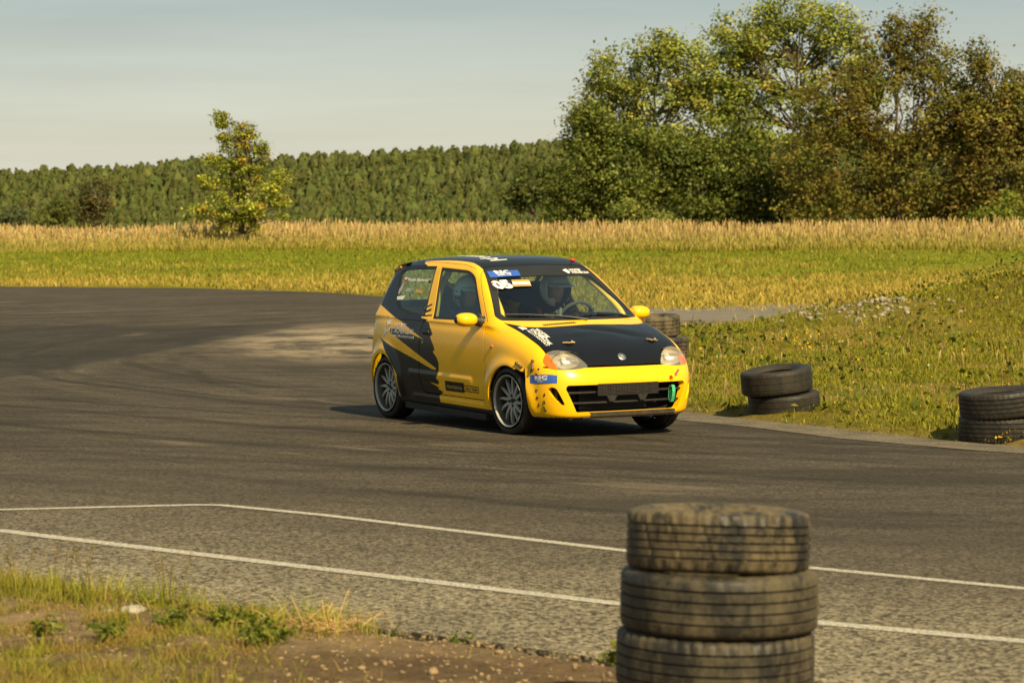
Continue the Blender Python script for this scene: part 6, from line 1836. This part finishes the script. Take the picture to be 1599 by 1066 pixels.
decal_text('screen_lettering', 'WOJTEK', (.272, 1.312), (1, -.01), (.12, 1), .017, ws_map, M_WHITE, lift=.004, width=.125, bold=.03)
decal_text('screen_lettering', 'STACHERCZAK', (.280, 1.295), (1, -.02), (.12, 1), .014, ws_map, M_WHITE, lift=.004, width=.185, bold=.03)
# bumper sticker
def bump_map(u, v, lift=.002):
    """chart round the corner: u along the bumper from the wheel, v height"""
    yy = np.interp(u, [0, .25], [-.700, -.592]); xx = np.interp(u, [0, .25], [1.430, 1.655])
    P = np.stack([xx, yy, np.asarray(v)], -1)
    P = project(P, 5); N = grad(P); N /= np.linalg.norm(N, axis=1)[:, None]
    return P + N * lift
bs = decal_quad('bumper_sticker', [(.0, .552), (.25, .556), (.25, .494), (.0, .486)], bump_map, M_BLUE, lift=.003, n=12)
decal_text('sticker_lettering', 'RSC', (.055, .524), (1, 0.01), (0, 1), .021, bump_map, M_WHITE, bs, lift=.005, width=.115, bold=.04)
decal_text('sticker_lettering', 'SPRINT CUP', (.055, .511), (1, 0.01), (0, 1), .009, bump_map, M_WHITE, bs, lift=.005, width=.115, bold=.02)
decal_text('sticker_lettering', '2022', (.085, .500), (1, 0.01), (0, 1), .007, bump_map, M_WHITE, bs, lift=.005, width=.05, bold=.02)
sd = lambda u, v, lift=.002: on_side(u, v, -1, lift)
# door: team box
tb = decal_quad('team_sticker', [(.073, .420), (.402, .422), (.402, .340), (.073, .338)], sd, M_BLK, doors[-1], lift=.003)
decal_text('team_lettering', 'moremo', (.105, .362), (1, 0), (0, 1), .036, sd, M_GOLD, tb, lift=.005, width=.265, bold=.01)
for (q0, q1) in (((.402, .404), (.645, .396)), ((.402, .360), (.645, .352))): decal_quad('sticker_border', [q0, (q1[0], q0[1]), (q1[0], q0[1] - .007), (q0[0], q0[1] - .007)], sd, M_BLK, tb, lift=.003, m=2)
decal_quad('sticker_border', [(.638, .404), (.645, .404), (.645, .353), (.638, .353)], sd, M_BLK, tb, lift=.003, n=2, m=3)
decal_text('team_lettering', 'RALLY TEAM', (.425, .369), (1, 0), (0, 1), .018, sd, M_BLK, tb, lift=.004, width=.195, bold=.03)
# rear flank
decal_text('flank_lettering', 'WOJTEK', (-.915, .812), (1, .015), (.25, 1), .040, sd, M_WHITE, lift=.003, width=.24, bold=.02)
decal_text('flank_lettering', 'STACHERCZAK', (-.955, .768), (1, .01), (.25, 1), .042, sd, M_WHITE, lift=.003, width=.43, bold=.02)
decal_text('flank_lettering', 'MOTORSPORT', (-.90, .735), (1, .0), (.2, 1), .020, sd, M_WHITE, lift=.003, width=.40, bold=.01)
for k, P in enumerate(([(-1.06, .86), (-.98, .90), (-1.0, .872), (-.945, .878), (-.985, .852), (-.955, .842), (-1.01, .835), (-1.05, .80), (-1.04, .835)],
                       [(-1.07, .83), (-1.05, .79), (-1.03, .80), (-1.0, .77), (-1.04, .775), (-1.09, .73), (-1.085, .78)],
                       [(-.99, .81), (-.965, .80), (-.975, .775), (-1.01, .79)])):
    decal_poly('eagle_emblem', P, sd, M_WHITE, lift=.003)
# quarter window
qd = lambda u, v, lift=.0: on_side(u, v, -1, -.002)
decal_quad('flag_sticker', [(-.995, 1.236), (-.945, 1.237), (-.948, 1.220), (-.998, 1.219)], qd, M_WHITE, n=3, m=3)
decal_quad('flag_sticker', [(-.998, 1.219), (-.948, 1.220), (-.953, 1.201), (-1.003, 1.200)], qd, M_RED, n=3, m=3)
decal_text('name_lettering', 'Wojtek Stacherczak', (-.935, 1.208), (1, .02), (.18, 1), .025, qd, M_WHITE, width=.44, bold=.02)
decal_poly('club_sticker', [(-1.035, 1.135), (-1.0, 1.185), (-.965, 1.18), (-.975, 1.13), (-1.01, 1.085), (-1.03, 1.10)], qd, mat_plain('pale_print', (.38, .38, .36), .6))
decal_text('sponsor_lettering', 'SPRO', (-.895, 1.118), (1, .01), (.2, 1), .026, qd, mat_plain('grey_print', (.45, .45, .46), .6), width=.14, bold=.03)
decal_poly('sponsor_lettering', [(-.70, 1.148), (-.57, 1.135), (-.55, 1.155), (-.56, 1.112), (-.69, 1.118)], qd, M_GOLD)
decal_poly('sponsor_lettering', [(-1.03, 1.072), (-.87, 1.085), (-.89, 1.050), (-1.03, 1.042)], qd, M_WHITE)
# hood lettering, roof lettering
hd = lambda u, v, lift=.002: on_top(u, v, .5, lift)
decal_poly('eagle_emblem', [(1.03, -.600), (1.06, -.570), (1.10, -.555), (1.13, -.565), (1.10, -.580), (1.12, -.595), (1.07, -.597)], hd, M_WHITE, hood, lift=.003)
decal_text('hood_lettering', 'WOJTEK', (1.15, -.515), (1, .02), (-.15, 1), .034, hd, M_WHITE, hood, lift=.003, width=.20, bold=.03)
decal_text('hood_lettering', 'STACHERCZAK', (1.14, -.553), (1, .02), (-.15, 1), .034, hd, M_WHITE, hood, lift=.003, width=.31, bold=.03)
decal_text('hood_lettering', 'MOTORSPORT', (1.15, -.580), (1, .03), (-.15, 1), .016, hd, M_WHITE, hood, lift=.003, width=.30, bold=.02)
rd = lambda u, v, lift=.002: on_top(u, v, 1.1, lift)
decal_text('roof_lettering', 'moremo.pl', (-.66, -.34), (1, .0), (0, 1), .15, rd, M_WHITE, roof, lift=.003, width=.78, bold=.02)

# ================================================================== CREW
def skin_body(name, joints, edges, mats, face_z, face_test, root_v):
    me = bpy.data.meshes.new(name); V = [j[0] for j in joints]
    me.from_pydata([tuple(v) for v in V], edges, [])
    o = bpy.data.objects.new(name, me); COL.objects.link(o)
    md = o.modifiers.new('skin', 'SKIN'); md.use_smooth_shade = True; md.branch_smoothing = .6
    sv = me.skin_vertices[0].data
    for i, j in enumerate(joints): sv[i].radius = (j[1], j[1]) if not hasattr(j[1], '__len__') else j[1]
    sv[root_v].use_root = True
    s2 = o.modifiers.new('sub', 'SUBSURF'); s2.levels = 2; s2.render_levels = 2
    dg = bpy.context.evaluated_depsgraph_get()
    m2 = bpy.data.meshes.new_from_object(o.evaluated_get(dg)); m2.name = name
    bpy.data.objects.remove(o); bpy.data.meshes.remove(me)
    for m_ in mats: m2.materials.append(m_)
    for p in m2.polygons:
        p.material_index = face_test(p.center); p.use_smooth = True
    return m2
M_SUIT = mat_plain('race_suit', (.020, .020, .024), .85, var=.2)
M_SKIN = mat_plain('skin', (.50, .27, .18), .5, var=.08)
M_GLOVE = mat_plain('glove', (.20, .20, .19), .8, var=.1)
M_HELM = mat_plain('helmet_white', (.74, .76, .74), .3, coat=.4, var=.05, vscale=5)
M_HELMB = mat_plain('helmet_black', (.015, .015, .016), .4)
def person(y, head, label, driver):
    """seated in the bucket seat, belted, looking ahead"""
    hx, hz = head
    J = []; E = []
    def j(p, r): J.append((np.array(p, float), r)); return len(J) - 1
    pel = j((hx - .10, y, .46), (.15, .12)); sp = j((hx - .12, y, .62), (.14, .11)); ch = j((hx - .13, y, .80), (.17, .12)); ut = j((hx - .11, y, .90), (.13, .09)); nk = j((hx - .075, y, hz - .135), .055)
    hd0 = j((hx - .04, y, hz - .06), (.070, .075)); hd1 = j((hx - .02, y, hz + .03), (.075, .090)); hd2 = j((hx - .025, y, hz + .09), (.06, .07))
    E += [(pel, sp), (sp, ch), (ch, ut), (ut, nk), (nk, hd0), (hd0, hd1), (hd1, hd2)]
    for s in (-1, 1):
        sh = j((hx - .11, y + s * .185, .885), .065)
        if driver:
            wr_t = sw_c + .165 * (math.cos(.25) * s * sw_r + math.sin(.45) * sw_u)
            el = j((hx + .07, y + s * .27, .74), .046); wr = j(wr_t + np.array([-.075, s * .012, -.012]), .031)
            pm = j(wr_t + np.array([-.035, s * .004, .010]), (.040, .026))
            E += [(ut, sh), (sh, el), (el, wr), (wr, pm)]
            for k in range(4):      # fingers close round the rim
                b0 = wr_t + np.array([-.010, s * .018, .026 - .0165 * k]); L = (.95, 1.05, 1.0, .82)[k]
                f1 = j(b0, .0095); f2 = j(b0 + np.array([.018, -s * .006, .012 * L]), .009); f3 = j(b0 + np.array([.030, -s * .022 * L, .004]), .008)
                E += [(pm, f1), (f1, f2), (f2, f3)]
            t1 = j(wr_t + np.array([-.030, -s * .026, .012]), .0105); t2 = j(wr_t + np.array([-.008, -s * .034, .024]), .0095)
            E += [(pm, t1), (t1, t2)]
        else:
            el = j((hx + .00, y + s * .25, .66), .046); wr = j((hx + .20, y + s * .13, .58), .031); pm = j((hx + .26, y + s * .10, .575), (.042, .024))
            E += [(ut, sh), (sh, el), (el, wr), (wr, pm)]
            for k in range(4):
                b0 = np.array([hx + .295, y + s * (.125 - .018 * k), .572]); L = (.85, 1., 1.05, .95)[k]
                f1 = j(b0, .0095); f2 = j(b0 + np.array([.030 * L, 0, -.006]), .009); f3 = j(b0 + np.array([.046 * L, 0, -.026]), .008)
                E += [(pm, f1), (f1, f2), (f2, f3)]
            t1 = j((hx + .265, y + s * .062, .575), .0105); t2 = j((hx + .295, y + s * .052, .566), .0095); E += [(pm, t1), (t1, t2)]
        hp = j((hx - .04, y + s * .10, .45), .095); kn = j((hx + .36, y + s * .13, .56), .068); an_ = j((hx + .66, y + s * .11, .35), .042); ft = j((hx + .76, y + s * .11, .38), .036)
        E += [(pel, hp), (hp, kn), (kn, an_), (an_, ft)]
    hand_x = (hx + .235) if not driver else 9
    def test(cn):
        p = np.array(cn)
        if p[2] > hz - .105: return 1
        if driver and np.linalg.norm(p - sw_c) < .205 and p[0] > sw_c[0] - .12: return 2
        if not driver and p[0] > hx + .22 and p[2] > .53 and abs(p[1] - y) < .16 and p[2] < .61 and p[0] < hx + .36 and abs(abs(p[1] - y) - .1) < .06: return 2
        return 0
    m2 = skin_body('person', J, E, [M_SUIT, M_SKIN, M_GLOVE], hz, test, pel)
    A = np.array([v.co[:] for v in m2.vertices])
    # nose, brow, chin pulled out of the face
    for cxp, amt, sg_ in (((hx + .055, y, hz - .005), .024, .020), ((hx + .05, y, hz + .035), .006, .03), ((hx + .045, y, hz - .068), .012, .024)):
        d2 = ((A - np.array(cxp)) ** 2 * np.array([.3, 1, 1])).sum(1); A[:, 0] += amt * np.exp(-d2 / sg_ ** 2) * (A[:, 2] > hz - .11)
    B = bx(A)
    for v, q in zip(m2.vertices, B): v.co = q
    o = bpy.data.objects.new('person', m2); COL.objects.link(o)
    o.location = car.location; o.rotation_euler = car.rotation_euler
    tag(o, label, 'person')
    # eyes, brows, lips
    for s in (-1, 1):
        MB().ball((hx + .052, y + s * .031, hz + .012), (.008, .012, .008)).build('eye', M_WHITE, o, xf=bx)
        MB().ball((hx + .0585, y + s * .031, hz + .012), (.004, .0055, .0055)).build('iris', M_DARK, o, xf=bx)
        MB().tube([(hx + .058, y + s * .016, hz + .030), (hx + .060, y + s * .032, hz + .034), (hx + .052, y + s * .046, hz + .029)], .004, 5).build('eyebrow', mat_plain('brow', (.06, .04, .02), .8), o, xf=bx)
    MB().tube([(hx + .060, y - .022, hz - .043), (hx + .067, y, hz - .041), (hx + .060, y + .022, hz - .043)], [.003, .0052, .003], 5).build('lips', mat_plain('lip', (.42, .16, .12), .5), o, xf=bx)
    # helmet shell with face opening
    nu, nv = 40, 26; Ro_ = np.array([.152, .130, .155]); cH = np.array([hx - .025, y, hz + .015])
    V = []; keepm = []
    def P(i, j_, sc):
        t = math.pi * i / nv; p = 2 * math.pi * j_ / nu
        d = np.array([math.sin(t) * math.cos(p), math.sin(t) * math.sin(p), math.cos(t)])
        d2 = d * Ro_ * sc
        if d2[2] < -.06: d2[:2] *= 1 - .10 * min(1, (-.06 - d2[2]) / .08)
        return cH + d2
    faces = []; fm = []
    idx = {}
    def vid(i, j_, k):
        key = (i, j_ % nu, k)
        if key not in idx: idx[key] = len(V); V.append(P(i, j_ % nu, 1 if k == 0 else .90))
        return idx[key]
    def solid(i, j_):
        t = (i + .5) / nv; p = ((j_ + .5) / nu * 360 + 180) % 360 - 180
        if t > .88: return False
        top = .40 if driver else .40
        bot = .66 if driver else .80
        if abs(p) < 62 and top < t < (bot if abs(p) > -1 else bot): return False
        if abs(p) < 40 and t > bot and driver: return False
        return True
    for i in range(nv):
        for j_ in range(nu):
            if not solid(i, j_): continue
            faces.append([vid(i, j_, 0), vid(i + 1, j_, 0), vid(i + 1, j_ + 1, 0), vid(i, j_ + 1, 0)]); t = (i + .5) / nv; p = ((j_ + .5) / nu * 360 + 180) % 360 - 180
            fm.append(0 if driver else (1 if t > .545 else 0))
            faces.append([vid(i, j_, 1), vid(i, j_ + 1, 1), vid(i + 1, j_ + 1, 1), vid(i + 1, j_, 1)]); fm.append(1)
            for (di, dj, e0, e1) in ((-1, 0, (i, j_), (i, j_ + 1)), (1, 0, (i + 1, j_ + 1), (i + 1, j_)), (0, -1, (i + 1, j_), (i, j_)), (0, 1, (i, j_ + 1), (i + 1, j_ + 1))):
                ni, nj = i + di, (j_ + dj) % nu
                if ni < 0 or ni >= nv or not solid(ni, nj):
                    faces.append([vid(*e0, 0), vid(*e1, 0), vid(*e1, 1), vid(*e0, 1)]); fm.append(1)
    me = bpy.data.meshes.new('helmet'); me.from_pydata(bx(np.array(V)).tolist(), [], faces)
    me.materials.append(M_HELM); me.materials.append(M_HELMB)
    for p_, k in zip(me.polygons, fm): p_.material_index = k; p_.use_smooth = True
    me.set_sharp_from_angle(angle=R(45))
    h = link('helmet', me, o)
    # peak over the brow
    V = []; n = 13
    for k in range(n):
        a = R(-64 + 128 * k / (n - 1))
        b0 = cH + np.array([math.cos(a) * .148, math.sin(a) * .127, .050]); b1 = cH + np.array([math.cos(a) * .148 + .075 * math.cos(a) ** .5 if math.cos(a) > 0 else .148, math.sin(a) * .130, .028])
        V += [b0, b1, b1 - [0, 0, .005], b0 - [0, 0, .008]]
    F = []
    for k in range(n - 1):
        for q in range(4): F.append((k * 4 + q, k * 4 + (q + 1) % 4, k * 4 + 4 + (q + 1) % 4, k * 4 + 4 + q))
    MB().add(V, F).build('helmet_peak', M_HELM, h, xf=bx)
    for dx, dz in ((.0, .045), (-.035, .055)):
        MB().ball(cH + np.array([dx + .03, -.128, dz * .6 - .01]), (.007, .005, .007)).build('helmet_screw', M_HELMB, h, xf=bx)
    if not driver:
        def hm(u, v, lift=0):
            # chart on the right cheek of the shell: u forward, v up
            u = np.asarray(u); v = np.asarray(v); k = 1 - (u / .152) ** 2 - (v / .155) ** 2
            return cH + np.stack([u, -(.130 * np.sqrt(np.clip(k, .02, 1)) + .009), v], -1)
        decal_text('helmet_lettering', 'RRS', (-.118, -.030), (.86, -.50), (.50, .86), .058, hm, M_WHITE, h, width=.17, bold=.01)
    return o
drv = person(.335, (.03, 1.135), 'driver in a white open helmet gripping the steering wheel', True)
cod = person(-.335, (-.27, 1.105), 'co-driver in a black and white helmet behind the side window', False)
